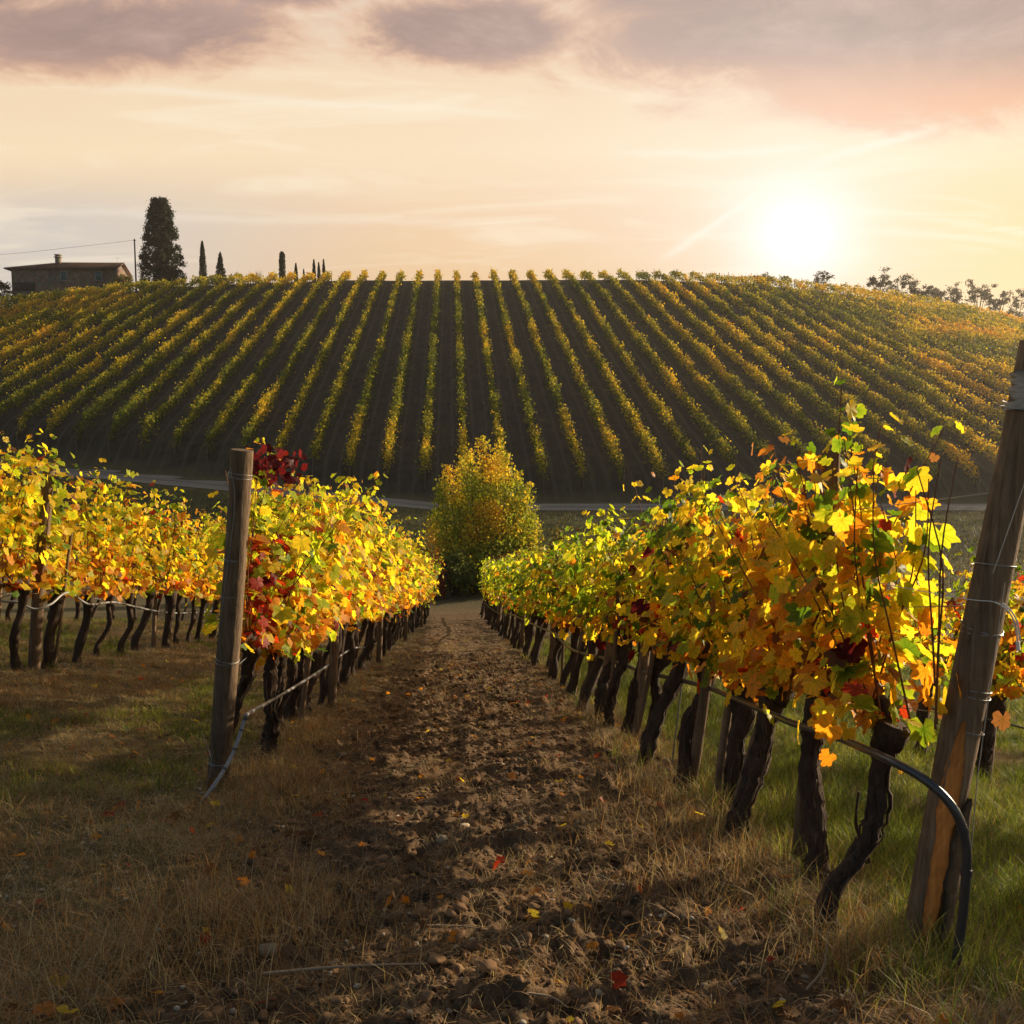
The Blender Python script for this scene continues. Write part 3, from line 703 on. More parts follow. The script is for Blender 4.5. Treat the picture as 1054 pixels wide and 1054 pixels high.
# ---------------------------------------------------------------- hillside rows
def hill_row(k, label):
    r = np.random.default_rng(5000+k)
    Xa = -3.55+2.87*k
    y0 = 65+float(shiftf(Xa))
    for _ in range(3): y0 = 63.9+float(shiftf(Xa-.069*(y0-65)))+r.uniform(-.3, .3)+(1.6 if 11 < Xa < 30 else 0)
    y1 = 142.5+r.uniform(-1, 1)
    yy = np.arange(y0, y1, .5); xx = Xa-.069*(yy-65)
    vis = np.abs(xx) < .60*yy+4
    if vis.sum() < 6: return False
    y0 = yy[vis][0]; y1 = yy[vis][-1]
    Ls = np.arange(y0, y1, 1.0)
    root = thing('vine_row', (Xa-.069*(y0-65), y0, ground(Xa-.069*(y0-65), y0)), label, 'vine row', 'vine rows on the far hillside')
    ps = []; 
    for y in Ls:
        s = .125+.0010*(y-65); n = int(185*(.115/s)**2)
        vig = .62+.7*vn(y*.35+k*7, k*3.1, 6)+.3*(r.random()-.5)
        n = int(n*vig)
        if r.random() < .012: n = int(n*.2)
        yj = y+r.normal(.5, .26, n); q = r.normal(0, .185*vig, n)+.12*(vn(yj*.8, k*1.7, 66)-.5); h = r.uniform(0, 1, n)**.8
        q = q*(1.25-.7*h)
        z = .30+h*(.95*vig+.12)
        sh = r.random(n) < .17      # whippy shoots that stand up or flop out
        z = np.where(sh, z+r.uniform(0, .38, n), z); q = np.where(sh, q*1.3+.12*np.sign(q), q)
        ps.append(np.stack([yj, q, z, np.full(n, s), h], 1))
    A = np.concatenate(ps); n = len(A)
    y = A[:, 0]; x = Xa-.069*(y-65)+A[:, 1]; z = H(x, y)+A[:, 2]; s = A[:, 3]*r.uniform(.6, 1.3, n)
    nr = r.normal(0, 1, (n, 3)); nr[:, 0] += np.sign(A[:, 1])*.8; nr /= np.linalg.norm(nr, axis=1)[:, None]
    t = r.normal(0, 1, (n, 3)); t -= nr*np.sum(t*nr, 1)[:, None]; t /= np.linalg.norm(t, axis=1)[:, None]; b_ = np.cross(nr, t)
    P = np.stack([x, y, z], 1); S = s[:, None]*.62
    V = np.stack([P-t*S*1.1, P+b_*S*.8+nr*S*.2, P+t*S*1.2, P-b_*S*.8+nr*S*.2], 1)
    # leaf tones: patchy greens, ochres and oranges
    pt = -.055+.85*fbm(x*.09+3, y*.09, 91, 3)+.25*(vn(y*.7, k*5., 92)-.5)+.12*r.normal(0, 1, n)
    pt = pt+.12*sst(20, 60, x)+.1*(A[:, 4]-.5)
    G1, G2, Yl, Or = np.array((.10, .13, .014)), np.array((.32, .30, .018)), np.array((.66, .47, .026)), np.array((.62, .28, .025))
    u = np.clip(pt, .2, .95)[:, None]
    C = np.where(u < .42, G1+(G2-G1)*(u-.2)/.22, np.where(u < .6, G2+(Yl-G2)*(u-.42)/.18, Yl+(Or-Yl)*np.clip((u-.6)/.3, 0, 1)))
    C = C*r.uniform(.65, 1.25, (n, 1)); C = np.repeat(C[:, None], 4, 1).reshape(-1, 3)
    g = Geo(); g.add(V.reshape(-1, 3), np.arange(4*n).reshape(-1, 4), C)
    g.build('foliage', M['hill_leaf'], root)
    ye = min(y1, y0+75); g = Geo()
    for y in np.arange(y0, ye, 1.0):
        x = Xa-.069*(y-65)+r.normal(0, .04); z = ground(x, y)
        tube(g, [(x+r.normal(0, .05), y, z-.1), (x, y, z+.7)], [.05, .035], 4, cap=False)
    tag(g.build('trunks', M['vine_bark'], root), kind='stuff')
    for y in np.concatenate([[y0-.5], np.arange(y0+7, y1, 14.0), [y1+.6]]):
        g = Geo()
        x = Xa-.069*(y-65); z = ground(x, y)
        tube(g, [(x, y, z-.1), (x+r.normal(0, .05), y, z+1.5+r.uniform(-.1, .25))], .04, 5, .1)
        g.build('post', M['post'], root)
    return True
ORD[0] = 'first'
made = 0
for k in range(-36, 46):
    if k == 0: lab = 'hillside vine row climbing straight up behind the yellow bushy tree'
    elif k < 0: lab = 'hillside vine row, %s to the left of the row behind the yellow bushy tree' % (ORD[-k-1] if -k <= 40 else 'far')
    else: lab = 'hillside vine row, %s to the right of the row behind the yellow bushy tree' % (ORD[k-1] if k <= 40 else 'forty-'+ORD[k-41])
    made += hill_row(k, lab)
print('hill rows', made)

# ---------------------------------------------------------------- trees
def leafcloud(g, P, s, C, r, flat=.0):
    n = len(P); nr = r.normal(0, 1, (n, 3)); nr /= np.linalg.norm(nr, axis=1)[:, None]
    t = r.normal(0, 1, (n, 3)); t -= nr*np.sum(t*nr, 1)[:, None]; t /= np.linalg.norm(t, axis=1)[:, None]; b_ = np.cross(nr, t)
    S = (s*r.uniform(.6, 1.3, n))[:, None]
    V = np.stack([P-t*S, P+b_*S*.65+nr*S*.15, P+t*S, P-b_*S*.65+nr*S*.15], 1)
    g.add(V.reshape(-1, 3), np.arange(4*n).reshape(-1, 4), np.repeat(C[:, None], 4, 1).reshape(-1, 3))
def place(px, pytop, Y): 
    x, y, zt = at(px, pytop, Y); zb = ground(x, y); return x, y, zb, zt
def cypress(px, pytop, wpx, Y, label, prof='cyp', group='cypresses on the hilltop', name='cypress_tree', seed=0):
    x, y, zb, zt = place(px, pytop, Y); h = zt-zb; W = wpx/900*Y/2; r = np.random.default_rng(seed)
    root = thing(name, (x, y, zb), label, 'tree', group)
    g = Geo(); tube(g, spline([(x, y, zb-.2), (x+.05, y, zb+h*.4), (x, y, zb+h*.92)], 8), np.linspace(max(.12, W*.09), .03, 8), 7, .15); g.build('trunk', M['tree_bark'], root)
    if prof == 'big':
        n = 46000; nc = 560
        # clumps around the outline
        ch = r.uniform(.02, 1, nc); f = np.interp(ch, [0, .05, .25, .5, .75, .93, 1], [.7, .92, 1., .84, .62, .42, .24])
        th = r.uniform(0, 2*np.pi, nc); rr = np.sqrt(r.uniform(.0, 1, nc))*f*W*.93
        cp = np.stack([x+rr*np.cos(th), y+rr*np.sin(th), zb+ch*h*.985], 1); cs = r.uniform(.25, .5, nc)
        i = r.integers(0, nc, n); P = cp[i]+r.normal(0, 1, (n, 3))*cs[i][:, None]*np.array([.62, .62, .75]); s = np.full(n, .15)
        P = P[P[:, 2] < zt+.1]; n = len(P); s = s[:n]
    elif prof == 'spruce':
        n = 3800; L = np.clip((r.integers(0, 13, n)+r.normal(0, .28, n))/13., 0, 1); th = r.uniform(0, 2*np.pi, n); th = np.round(th*3)/3*1.+r.normal(0, .1, n)
        rm = W*1.1*(1-L)**.85*(.75+.4*_h(np.round(th*3), L*13, 7)); rr = rm*np.sqrt(r.random(n))
        P = np.stack([x+rr*np.cos(th), y+rr*np.sin(th), zb+h*(.06+.94*L)-rr*.28+r.normal(0, .05, n)+h*.03], 1); s = np.full(n, .15)
    else:
        n = int(700+h*W*700); t = r.random(n); f = np.interp(t, [0, .06, .3, .6, .85, 1], [.6, .9, 1., .92, .6, .12]) if prof == 'cyp' else np.interp(t, [0, .1, .5, .85, .96, 1], [.8, 1, 1, .95, .7, .3])
        f = f*(.86+.28*vn(t*9, th_ := r.uniform(0, 6.28, n), seed+3)); rr = f*W*np.sqrt(r.random(n))
        P = np.stack([x+rr*np.cos(th_), y+rr*np.sin(th_), zb+.2+t*(h-.2)], 1); s = np.full(n, .12)
    C = np.array((.028, .036, .016))*r.uniform(.6, 1.6, (n, 1))
    g = Geo(); leafcloud(g, P, s, C, r); g.build('crown', M['tree_leaf'], root)
cypress(164.5, 204, 49, 152, 'tall broad dark evergreen tree beside the farmhouse', 'big', None, 'evergreen_tree', 1)
cypress(208, 248, 7.5, 155, 'slender pointed cypress, leftmost of the hilltop cypresses', seed=2)
cypress(226.5, 260, 17, 154, 'small spruce-like conifer with tiered branches on the hilltop', 'spruce', None, 'conifer_tree', 3)
cypress(290, 259, 7, 160, 'blunt-topped stout cypress alone on the hilltop', 'blunt', seed=4)
cypress(304.5, 271, 5, 166, 'short cypress just right of the stout blunt cypress', seed=5)
cypress(312.5, 277, 3.2, 170, 'tiniest cypress tip showing on the hilltop', seed=6)
cypress(323, 267, 4.5, 166, 'left one of three close cypresses on the hilltop', seed=7)
cypress(328, 270, 4.5, 169, 'middle one of three close cypresses on the hilltop', seed=8)
cypress(333, 267, 4.2, 165, 'right one of three close cypresses on the hilltop', seed=9)
def roundtree(px, pytop, wpx, Y, label, name='olive_tree', dens=1., cc=(.055, .058, .035), group='small trees along the right skyline', seed=0, ls=.16):
    x, y, zb, zt = place(px, pytop, Y); h = max(1.2, zt-zb); W = wpx/900*Y/2; r = np.random.default_rng(300+seed)
    root = thing(name, (x, y, zb), label, 'tree', group)
    nl = 7; g = Geo(); tips = []
    f = np.array([x, y, zb+h*.3])
    tube(g, spline([(x, y, zb-.3), (x+.1*W, y, zb+h*.15), f], 6), np.linspace(.16, .11, 6), 7, .2)
    for i in range(nl):
        a = i/nl*6.28+r.normal(0, .4); rr = W*r.uniform(.35, .85)
        e = np.array([x+rr*math.cos(a), y+rr*math.sin(a), zb+h*r.uniform(.6, .93)])
        S = spline([f, f*.5+e*.5+np.array([0, 0, .1*h]), e], 7); tube(g, S, np.linspace(.08, .02, 7), 5, .2); tips.append(e)
        for q in range(3):
            e2 = e+r.normal(0, 1, 3)*W*.3; tube(g, [S[4], (S[4]+e2)/2+np.array([0, 0, .1]), e2], [.035, .025, .01], 4); tips.append(e2)
    g.build('trunk', M['tree_bark'], root)
    T = np.array(tips); n = int(1700*dens); i = r.integers(0, len(T), n); P = T[i]+r.normal(0, 1, (n, 3))*(W*.06+.10*r.random((len(T), 1))[i])*np.array([1.5, 1.5, 1.1])
    g = Geo(); leafcloud(g, P, np.full(n, ls), np.array(cc)*r.uniform(.5, 1.6, (n, 1)), r); g.build('crown', M['tree_leaf'], root)
for s, (px, py, w_, lab, dn_) in enumerate(((787, 275, 22, 'hazy small tree just under the sun glow on the crest', .8), (845, 281, 20, 'faint small tree on the crest right of the sun glow', .6),
        (903, 280, 20, 'leafy small tree starting the line on the right skyline', .8), (925, 284, 24, 'second small tree in the line on the right skyline', .8), (946, 284, 20, 'third small tree in the line, with a split crown', .9),
        (965, 285, 20, 'fourth small tree in the line on the right skyline', .8), (984, 291, 20, 'low fifth small tree in the line on the right skyline', .7), (1008, 290, 24, 'sixth small tree in the line, with open branches', .9),
        (1029, 294, 20, 'seventh small tree in the line near the right edge', .8), (1048, 300, 26, 'last low small tree at the right edge of the skyline', 1.))):
    roundtree(px, py, w_, 163, lab, dens=dn_, seed=s, cc=(.13, .12, .095))
def bareshrub(px, py, w_, Y, label, seed, cc=(.16, .13, .10)):
    x, y, zb, zt = place(px, py, Y); h = zt-zb; W = w_/900*Y/2; r = np.random.default_rng(400+seed); g = Geo()
    for i in range(46):
        a = r.uniform(0, 6.28); k = r.uniform(.2, 1)*W; e = (x+k*math.cos(a), y+k*math.sin(a), zb+h*r.uniform(.6, 1))
        tube(g, spline([(x+.2*k*math.cos(a), y, zb-.1), ((x+e[0])/2, (y+e[1])/2, zb+h*.55), e], 5), np.linspace(.04, .015, 5), 3)
    rootmesh(g, 'bare_shrub', M['twig'], (x, y, zb), label, 'shrub', None)
bareshrub(265, 278, 14, 150, 'pale leafless shrub on the crest between conifer and cypress', 1)
roundtree(130, 286, 16, 146, 'low yellowish bush at the right corner of the farmhouse', 'round_bush', 1.2, (.22, .20, .04), None, 31, .12)
roundtree(4, 291, 14, 147, 'small grey bush at the left edge by the farmhouse', 'round_bush', 1., (.07, .08, .04), None, 32, .12)

# the yellow bushy tree at the end of the path
def plume_tree():
    r = np.random.default_rng(77); Y = 40.; x0, y0, zb, _ = place(498, 500, Y)
    root = thing('bushy_tree', (x0, y0, zb), 'yellow-green bushy tree with feathery upright tips at the end of the dirt path', 'tree')
    plumes = [(461, 478, 13), (474, 470, 12), (484, 462, 13), (497, 448, 13), (513, 452, 12), (522, 466, 12), (533, 484, 13), (545, 497, 12), (452, 497, 10), (505, 475, 16), (489, 485, 16), (470, 505, 16), (530, 515, 16), (548, 528, 11), (447, 525, 10), (500, 510, 20), (515, 540, 18), (480, 545, 18), (455, 550, 12), (548, 555, 12)]
    g = Geo(); gl = Geo()
    for i, (px, py, w_) in enumerate(plumes):
        tx, ty, tz = at(px, py, Y+r.uniform(-1.3, 1.3)); b = np.array([x0+(tx-x0)*.22, y0+(ty-y0)*.3, zb-.1])
        S = spline([b, b*.55+np.array([tx, ty, tz])*.45+np.array([(tx-x0)*.2, 0, 0]), (tx, ty, tz)], 14)
        tube(g, S, np.linspace(.06, .008, 14), 5, .1)
        n = 1700; t = r.beta(1.7, 1.4, n)*.94+.06; c_ = np.stack([np.interp(t, np.linspace(0, 1, 14), S[:, q]) for q in range(3)], 1)
        wd = w_/900*Y*1.32*np.interp(t, [0, .3, .6, .85, 1], [1.7, 1.7, 1.25, .75, .25])
        P = c_+r.normal(0, .55, (n, 3))*wd[:, None]*np.array([1, 1, .6])
        tw = (90*r.random(n)**1.4).astype(int); off = np.random.default_rng(i).normal(0, .62, (90, 3))*np.array([1, 1, .35]); P = P*.30+(c_+off[tw]*wd[:, None])*.70+r.normal(0, .05, (n, 3))
        k = fbm(P[:, 0]*1.1+9, P[:, 2]*1.1, 55, 2)+r.normal(0, .13, n)
        C = np.where((k < .53)[:, None], np.array((.32, .36, .03)), np.where((k < .90)[:, None], np.array((.68, .52, .04)), np.array((.66, .34, .03))))
        leafcloud(gl, P, np.full(n, .072), C*r.uniform(.75, 1.4, (n, 1)), r)
    g.build('stem', M['tree_bark'], root); gl.build('crown', M['bush_leaf'], root)
plume_tree()
def shrub(px, py, w_, Y, label, cc, seed, group='dark shrubs on the bank', n=2600, zoff=0.):
    r = np.random.default_rng(600+seed); x, y, zb, zt = place(px, py, Y); h = max(.8, zt-zb); W = w_/900*Y/2
    root = thing('leafy_shrub', (x, y, zb), label, 'shrub', group)
    g = Geo(); gl = Geo(); E = []
    for i in range(14):
        a = r.uniform(0, 6.28); k = W*r.uniform(.1, .9); e = np.array([x+k*math.cos(a), y+k*math.sin(a)*.8, zb+h*r.uniform(.35, .95)*(1-.35*(k/W)**2)])
        tube(g, spline([(x+.1*k*math.cos(a), y, zb-.1), (x*.5+e[0]*.5, y*.5+e[1]*.5, zb+h*.45), e], 6), np.linspace(.03, .01, 6), 4); E.append(e)
    E = np.array(E); i = r.integers(0, 14, n); P = E[i]+r.normal(0, 1, (n, 3))*np.array([W*.2, W*.2, h*.15]); P[:, 2] = np.maximum(P[:, 2], zb+.02)
    leafcloud(gl, P, np.full(n, .075), np.array(cc)*r.uniform(.5, 1.5, (n, 1)), r)
    g.build('stem', M['tree_bark'], root); gl.build('crown', M['bush_leaf'], root)
shrub(468, 572, 46, 38.0, 'dark green shrub at the left foot of the yellow bushy tree', (.14, .17, .035), 1)
shrub(524, 572, 56, 38.2, 'dark reddish shrub at the right foot of the yellow bushy tree', (.28, .18, .04), 2)
shrub(575, 552, 45, 41., 'olive-brown shrub right of the yellow bushy tree', (.16, .14, .03), 3)
shrub(632, 548, 40, 43., 'greenish shrub on the bank above the right row', (.08, .10, .02), 4)
shrub(428, 560, 40, 42., 'dark shrub on the bank left of the yellow bushy tree', (.09, .11, .03), 5)
shrub(447, 574, 22, 37., 'small reddish shrub beside the far end of the left row', (.22, .05, .02), 6, None, 900)

# ---------------------------------------------------------------- farmhouse
def farmhouse():
    Y = 150.; xl = at(12, 290, Y)[0]; xr = at(117, 290, Y)[0]; ez = at(60, 276, Y)[2]; rz = at(60, 266.5, Y)[2]
    W = xr-xl; D = 5.6; y0 = Y; zb = ground((xl+xr)/2, Y)-1.2; rot = R(1.5)
    cx = xl; root = thing('farmhouse', (cx, y0, zb), 'long low stone farmhouse with tiled roof and chimney on the hilltop', 'house')
    cr, sr = math.cos(rot), math.sin(rot)
    def L(u, v, z): return (cx+u*cr-v*sr, y0+u*sr+v*cr, z)
    m_stone = None
    m, nt, out = mat('rough_stone_wall'); tc = nd(nt, 'ShaderNodeTexCoord').outputs['Object']
    vor = nd(nt, 'ShaderNodeTexVoronoi'); vor.inputs['Scale'].default_value = 2.6; nt.links.new(tc, vor.inputs['Vector'])
    n1 = noise(nt, tc, 1.2, 6, .7); c = ramp(nt, n1, [(.3, (.09, .062, .045)), (.7, (.22, .155, .115))]); c = mixc(nt, .35, c, vor.outputs['Color'], 'SOFT_LIGHT')
    p = nd(nt, 'ShaderNodeBsdfPrincipled'); p.inputs['Roughness'].default_value = .95; nt.links.new(c, p.inputs['Base Color']); nt.links.new(bump(nt, vor.outputs['Distance'], .5, .05), p.inputs['Normal']); nt.links.new(p.outputs[0], out.inputs[0])
    g = Geo(); xm = D/2
    v = [L(0, 0, zb), L(W, 0, zb), L(W, D, zb), L(0, D, zb), L(0, 0, ez), L(W, 0, ez), L(W, D, ez), L(0, D, ez), L(W, D/2, rz-.15)]
    g.add(v, [[0, 1, 5, 4], [1, 2, 6, 5], [2, 3, 7, 6], [3, 0, 4, 7]]); g.add([v[5], v[6], v[8]], [[0, 1, 2]])
    g.build('wall', m, root)
    # roof, hipped on the left, gabled on the right, with overhang and tile ribs
    roofm = bark_mat('roof_tiles', (.05, .03, .022), (.14, .075, .05), (.8, .8, .8), .5, .05)
    g = Geo(); o_ = .55; hip = W*.40
    A, B, C_, D_ = L(-o_-.4, -o_, ez-.05), L(W+o_, -o_, ez-.05), L(W+o_, D+o_, ez-.05), L(-o_-.4, D+o_, ez-.05)
    R1_, R2_ = L(hip, D/2, rz), L(W+o_, D/2, rz)
    for (q, th) in (([A, B, R2_, R1_], .16), ([C_, D_, R1_, R2_], .16)):
        V = np.array(q); V2 = V+np.array([0, 0, -th]); g.add(np.concatenate([V, V2]), [[0, 1, 2, 3], [7, 6, 5, 4], [0, 4, 5, 1], [1, 5, 6, 2], [2, 6, 7, 3], [3, 7, 4, 0]])
    V = np.array([D_, A, R1_]); V2 = V-np.array([0, 0, .16]); g.add(np.concatenate([V, V2]), [[0, 1, 2], [5, 4, 3]]); g.add(np.concatenate([V, V2]), [[0, 3, 4, 1]])
    A, B, R1a, R2a = map(np.array, (A, B, R1_, R2_))
    for i in range(60):
        t = (i+.5)/60; e = A*(1-t)+B*t; hipt = max(0., t); top = R1a+(R2a-R1a)*np.clip((t*(W+1.5)-hip-1)/(W-hip), 0, 1) if t*(W+1.5) > hip+1 else A+(R1a-A)*(t*(W+1.5)/(hip+1))
        tube(g, [e+np.array([0, 0, .03]), top+np.array([0, 0, .03])], .07, 5)
    rf = g.build('roof', roofm, root)
    # chimney
    g = Geo(); c0 = np.array(L(W*.40, D*.38, rz)); box(g, c0+np.array([0, 0, -.1]), (.75, .7, 1.5), rot); box(g, c0+np.array([0, 0, .72]), (1.0, .95, .14), rot)
    for s_ in (-.3, .3): box(g, c0+np.array([s_, 0, .92]), (.14, .6, .28), rot)
    box(g, c0+np.array([0, 0, 1.12]), (.95, .9, .12), rot); g.build('chimney', m, rf)
    g = Geo(); a0 = np.array(L(W-.6, D*.5, rz)); tube(g, [a0, a0+np.array([0, 0, .95])], .03, 5); tube(g, [a0+np.array([-.35, 0, .8]), a0+np.array([.35, 0, .8])], .02, 4); g.build('antenna', M['wire'], rf)
    teal = plain_mat('teal_shutter', (.035, .10, .12), .6); red = plain_mat('russet_shutter', (.32, .07, .03), .6); glass = plain_mat('window_glass', (.02, .03, .04), .1); fr = plain_mat('window_frame', (.25, .22, .19), .7)
    def win(u, zc, w_, h_, side, mm):
        g = Geo(); f = Geo(); sl = Geo()
        if side == 'f':
            c0 = lambda du, off, dz: np.array(L(u+du, off, zc+dz)); r0 = rot
            box(f, c0(0, -.03, 0), (w_+.3, .10, h_+.3), r0); box(sl, c0(0, -.10, -h_/2-.2), (w_+.5, .22, .1), r0); box(g, c0(-w_/4-.01, -.10, 0), (w_/2-.04, .05, h_), r0); box(g, c0(w_/4+.01, -.10, 0), (w_/2-.04, .05, h_), r0)
        else:
            c0 = lambda du, off, dz: np.array(L(W-off, u+du, zc+dz)); r0 = rot
            box(f, c0(0, -.03, 0), (.10, w_+.3, h_+.3), r0); box(sl, c0(0, -.10, -h_/2-.2), (.22, w_+.5, .1), r0); box(g, c0(-w_/4-.01, -.10, 0), (.05, w_/2-.04, h_), r0); box(g, c0(w_/4+.01, -.10, 0), (.05, w_/2-.04, h_), r0)
        wo = f.build('window', fr, root); g.build('shutter', mm, wo); sl.build('sill', fr, wo)
    zc = at(60, 283.5, Y)[2]
    win(W*.51, zc, .95, 1.35, 'f', teal); win(W*.845, zc, .95, 1.35, 'f', teal)
    win(1.4, zc-.2, .9, 1.3, 's', red); win(3.9, zc-.2, .9, 1.3, 's', red)
    g = Geo(); box(g, np.array(L(W*.12, -.01, ez-3.05)), (3.6, .08, 1.4), rot); g.build('dark_opening', plain_mat('dark_opening', (.01, .009, .008), .9), root)
farmhouse()
# utility pole with its line
x, y, zb, zt = place(138.5, 246, 152); g = Geo(); tube(g, [(x, y, zb-.5), (x, y, (zb+zt)/2), (x-.03, y, zt)], [.16, .14, .11], 8)
pr = thing('utility_pole', (x, y, zb), 'bare wooden utility pole between farmhouse and tall evergreen', 'pole'); g.build('shaft', M['tree_bark'], pr)
g = Geo(); box(g, (x, y, zt-.25), (.5, .08, .08)); g.build('crossarm', M['tree_bark'], pr)
g = Geo(); tube(g, spline([(x, y, zt-.2), at(70, 255, 156), at(0, 262, 160), at(-120, 268, 170)], 40), .022, 5)
rootmesh(g, 'power_line', plain_mat('power_cable', (.05, .05, .05), .6), (x, y, zt-.2), 'thin power line running left from the utility pole over the roof', 'cable', None)

# ---------------------------------------------------------------- grass, litter, clods, stones
def blades(g, x, y, hgt, lean, wid, C, r, seg=3):
    n = len(x); z = H(x, y)+Hf(x, y)*.8-.005; az = r.uniform(0, 6.283, n); wa = az+np.pi/2+r.normal(0, .5, n)
    d = np.stack([np.cos(az), np.sin(az), 0*az], 1); w = np.stack([np.cos(wa), np.sin(wa), 0*az], 1)
    P0 = np.stack([x, y, z], 1); V = []
    for i in range(seg+1):
        t = i/seg; c = P0+d*(lean*hgt*t**1.7)[:, None]+np.array([0, 0, 1.])*(hgt*(t-.28*lean*t*t))[:, None]
        ww = (wid*(1-t)**.7)[:, None]
        if i < seg: V += [c-w*ww, c+w*ww]
        else: V += [c]
    V = np.stack(V, 1); k = V.shape[1]
    q = np.array([[2*i, 2*i+1, 2*i+3, 2*i+2] for i in range(seg-1)]); tri = np.array([[2*seg-2, 2*seg-1, 2*seg]])
    base = np.arange(n)[:, None, None]*k
    Cc = np.repeat(C[:, None], k, 1).reshape(-1, 3)
    off = g.n; g.add(V.reshape(-1, 3), (base+q[None]).reshape(-1, 4), Cc)
    g.f.append((base+tri[None]).reshape(-1, 3)+off)
def in_view(x, y, m=.5): return (np.abs(x) < .6*y+m)
def tufts(n, xr_, yr_, prob, per, r, sp=.05):
    y = yr_[0]+(yr_[1]-yr_[0])*r.random(n)**1.25
    x = r.uniform(-1, 1, n)*(.6*y+.5)
    k = (r.random(n) < prob(x, y)) & in_view(x, y); x = x[k]; y = y[k]
    c = r.integers(per[0], per[1], len(x)); tid = np.repeat(np.arange(len(x)), c)
    return x[tid]+r.normal(0, sp, len(tid)), y[tid]+r.normal(0, sp, len(tid)), tid
r = np.random.default_rng(99)
STRAW = np.array([(.39, .28, .13), (.48, .37, .20), (.24, .15, .07), (.42, .22, .08), (.30, .26, .18)])
GREEN = np.array([(.16, .22, .025), (.25, .29, .035), (.08, .13, .02), (.34, .33, .055)])
def greenness(x, y):
    s = x-alleyc(y)
    right = sst(1.4, 1.9, s)*1.+.3*sst(1.0, 1.5, s)
    left = .85*sst(.47, .62, fbm(x*.7+4, y*.5, 7, 3))*sst(1.4, 2., -s)*sst(4.0, 5.5, y)
    return np.clip(right*sst(.25, .45, fbm(x*.9, y*.9, 8, 3))+left, 0, 1)
def dry_p(x, y): s = np.abs(x-alleyc(y)); return np.clip(sst(.85, 1.5, s)*(1-.55*greenness(x, y))*(.22+.78*sst(.40, .56, fbm(x*1.5, y*1.5, 14, 3))), 0, 1)+.05+.3*sst(.54, .64, fbm(x*2.1, y*2.1, 15, 3))-.6*sst(1.7, 2.3, -(x-alleyc(y)))*sst(4.4, 3.2, y)*sst(.40, .55, fbm(x*1.6, y*1.6, 19, 3))
x, y, tid = tufts(36000, (-11, 9), (1.9, 22), dry_p, (12, 30), r, .06)
n = len(x); hs = r.uniform(.5, 1.3, tid.max()+1)[tid]; far = np.clip(y/6, 1, 4)
g = Geo(); blades(g, x, y, hs*r.uniform(.03, .11, n), r.uniform(.4, 2.0, n), .0013*far, STRAW[r.integers(0, 5, tid.max()+1)][tid]*r.uniform(.6, 1.3, (n, 1)), r)
# taller straw clumps: at the leaning post, left foreground, row edges
for (cx, cy, R_, cnt, hh) in ((1.22, 2.85, .13, 700, .20), (-1.05, 2.95, .30, 1500, .22), (-.9, 3.3, .25, 700, .16), (-1.35, 4.9, .22, 900, .17), (-1.5, 5.4, .2, 600, .2), (.95, 3.6, .35, 1200, .17), (1.0, 4.4, .3, 1000, .18), (1.0, 5.3, .25, 700, .2), (.95, 6.4, .2, 500, .2), (.9, 8., .18, 500, .22), (-2.3, 4.2, .4, 900, .12), (1.45, 2.7, .25, 700, .14), (-1.6, 6.6, .15, 400, .25), (.35, 2.75, .25, 500, .08), (-.3, 2.75, .3, 500, .07)):
    xx = cx+r.normal(0, R_, cnt); yy = cy+r.normal(0, R_, cnt)
    blades(g, xx, yy, hh*r.uniform(.3, 1.25, cnt), r.uniform(.2, 1.3, cnt), np.full(cnt, .0014), STRAW[r.integers(0, 4, cnt)]*r.uniform(.6, 1.4, (cnt, 1)), r)
tag(g.build('dry_grass', M['grass']), kind='stuff', label='dry straw-coloured grass tufts beside the rows', cat='grass')
x, y, tid = tufts(15000, (-10, 10), (1.9, 20), lambda a, b: np.clip(greenness(a, b)*.9, 0, 1), (16, 36), r)
n = len(x); far = np.clip(y/6, 1, 4); hs = r.uniform(.6, 1.3, tid.max()+1)[tid]
g = Geo(); blades(g, x, y, hs*r.uniform(.06, .17, n)*np.where(x > 0, 1.25, .7), r.uniform(.2, 1.1, n), .0019*far, GREEN[r.integers(0, 4, tid.max()+1)][tid]*r.uniform(.6, 1.3, (n, 1)), r)
tag(g.build('green_grass', M['grass']), kind='stuff', label='fresh green grass growing under the right-hand vines', cat='grass')
# straw litter lying on the soil
n = 34000; y = 1.9+14*r.random(n)**1.3; x = r.uniform(-1, 1, n)*(.6*y+.5); k = in_view(x, y); x = x[k]; y = y[k]; n = len(x)
z = H(x, y)+Hf(x, y)+.006; a = r.uniform(0, np.pi, n); L_ = r.uniform(.012, .07, n)*np.clip(y/4, 1, 3); u = np.stack([np.cos(a), np.sin(a), r.normal(0, .25, n)], 1)
w = np.stack([-np.sin(a), np.cos(a), 0*a], 1)*(r.uniform(.0007, .0018, n)*np.clip(y/4, 1, 3))[:, None]; P = np.stack([x, y, z], 1)
u = u*L_[:, None]/2; mid = np.array([0, 0, 1.])*(L_*.12)[:, None]
V = np.stack([P-u-w, P-u+w, P+w+mid, P-w+mid, P+u+w, P+u-w], 1)
g = Geo(); b_ = np.arange(n)[:, None, None]*6; g.add(V.reshape(-1, 3), (b_+np.array([[0, 1, 2, 3], [3, 2, 4, 5]])[None]).reshape(-1, 4), np.repeat((STRAW[r.integers(0, 5, n)]*r.uniform(.5, 1.3, (n, 1)))[:, None], 6, 1).reshape(-1, 3))
tag(g.build('straw_litter', M['grass']), kind='stuff', label='scattered straw bits and stalks on the soil', cat='litter')
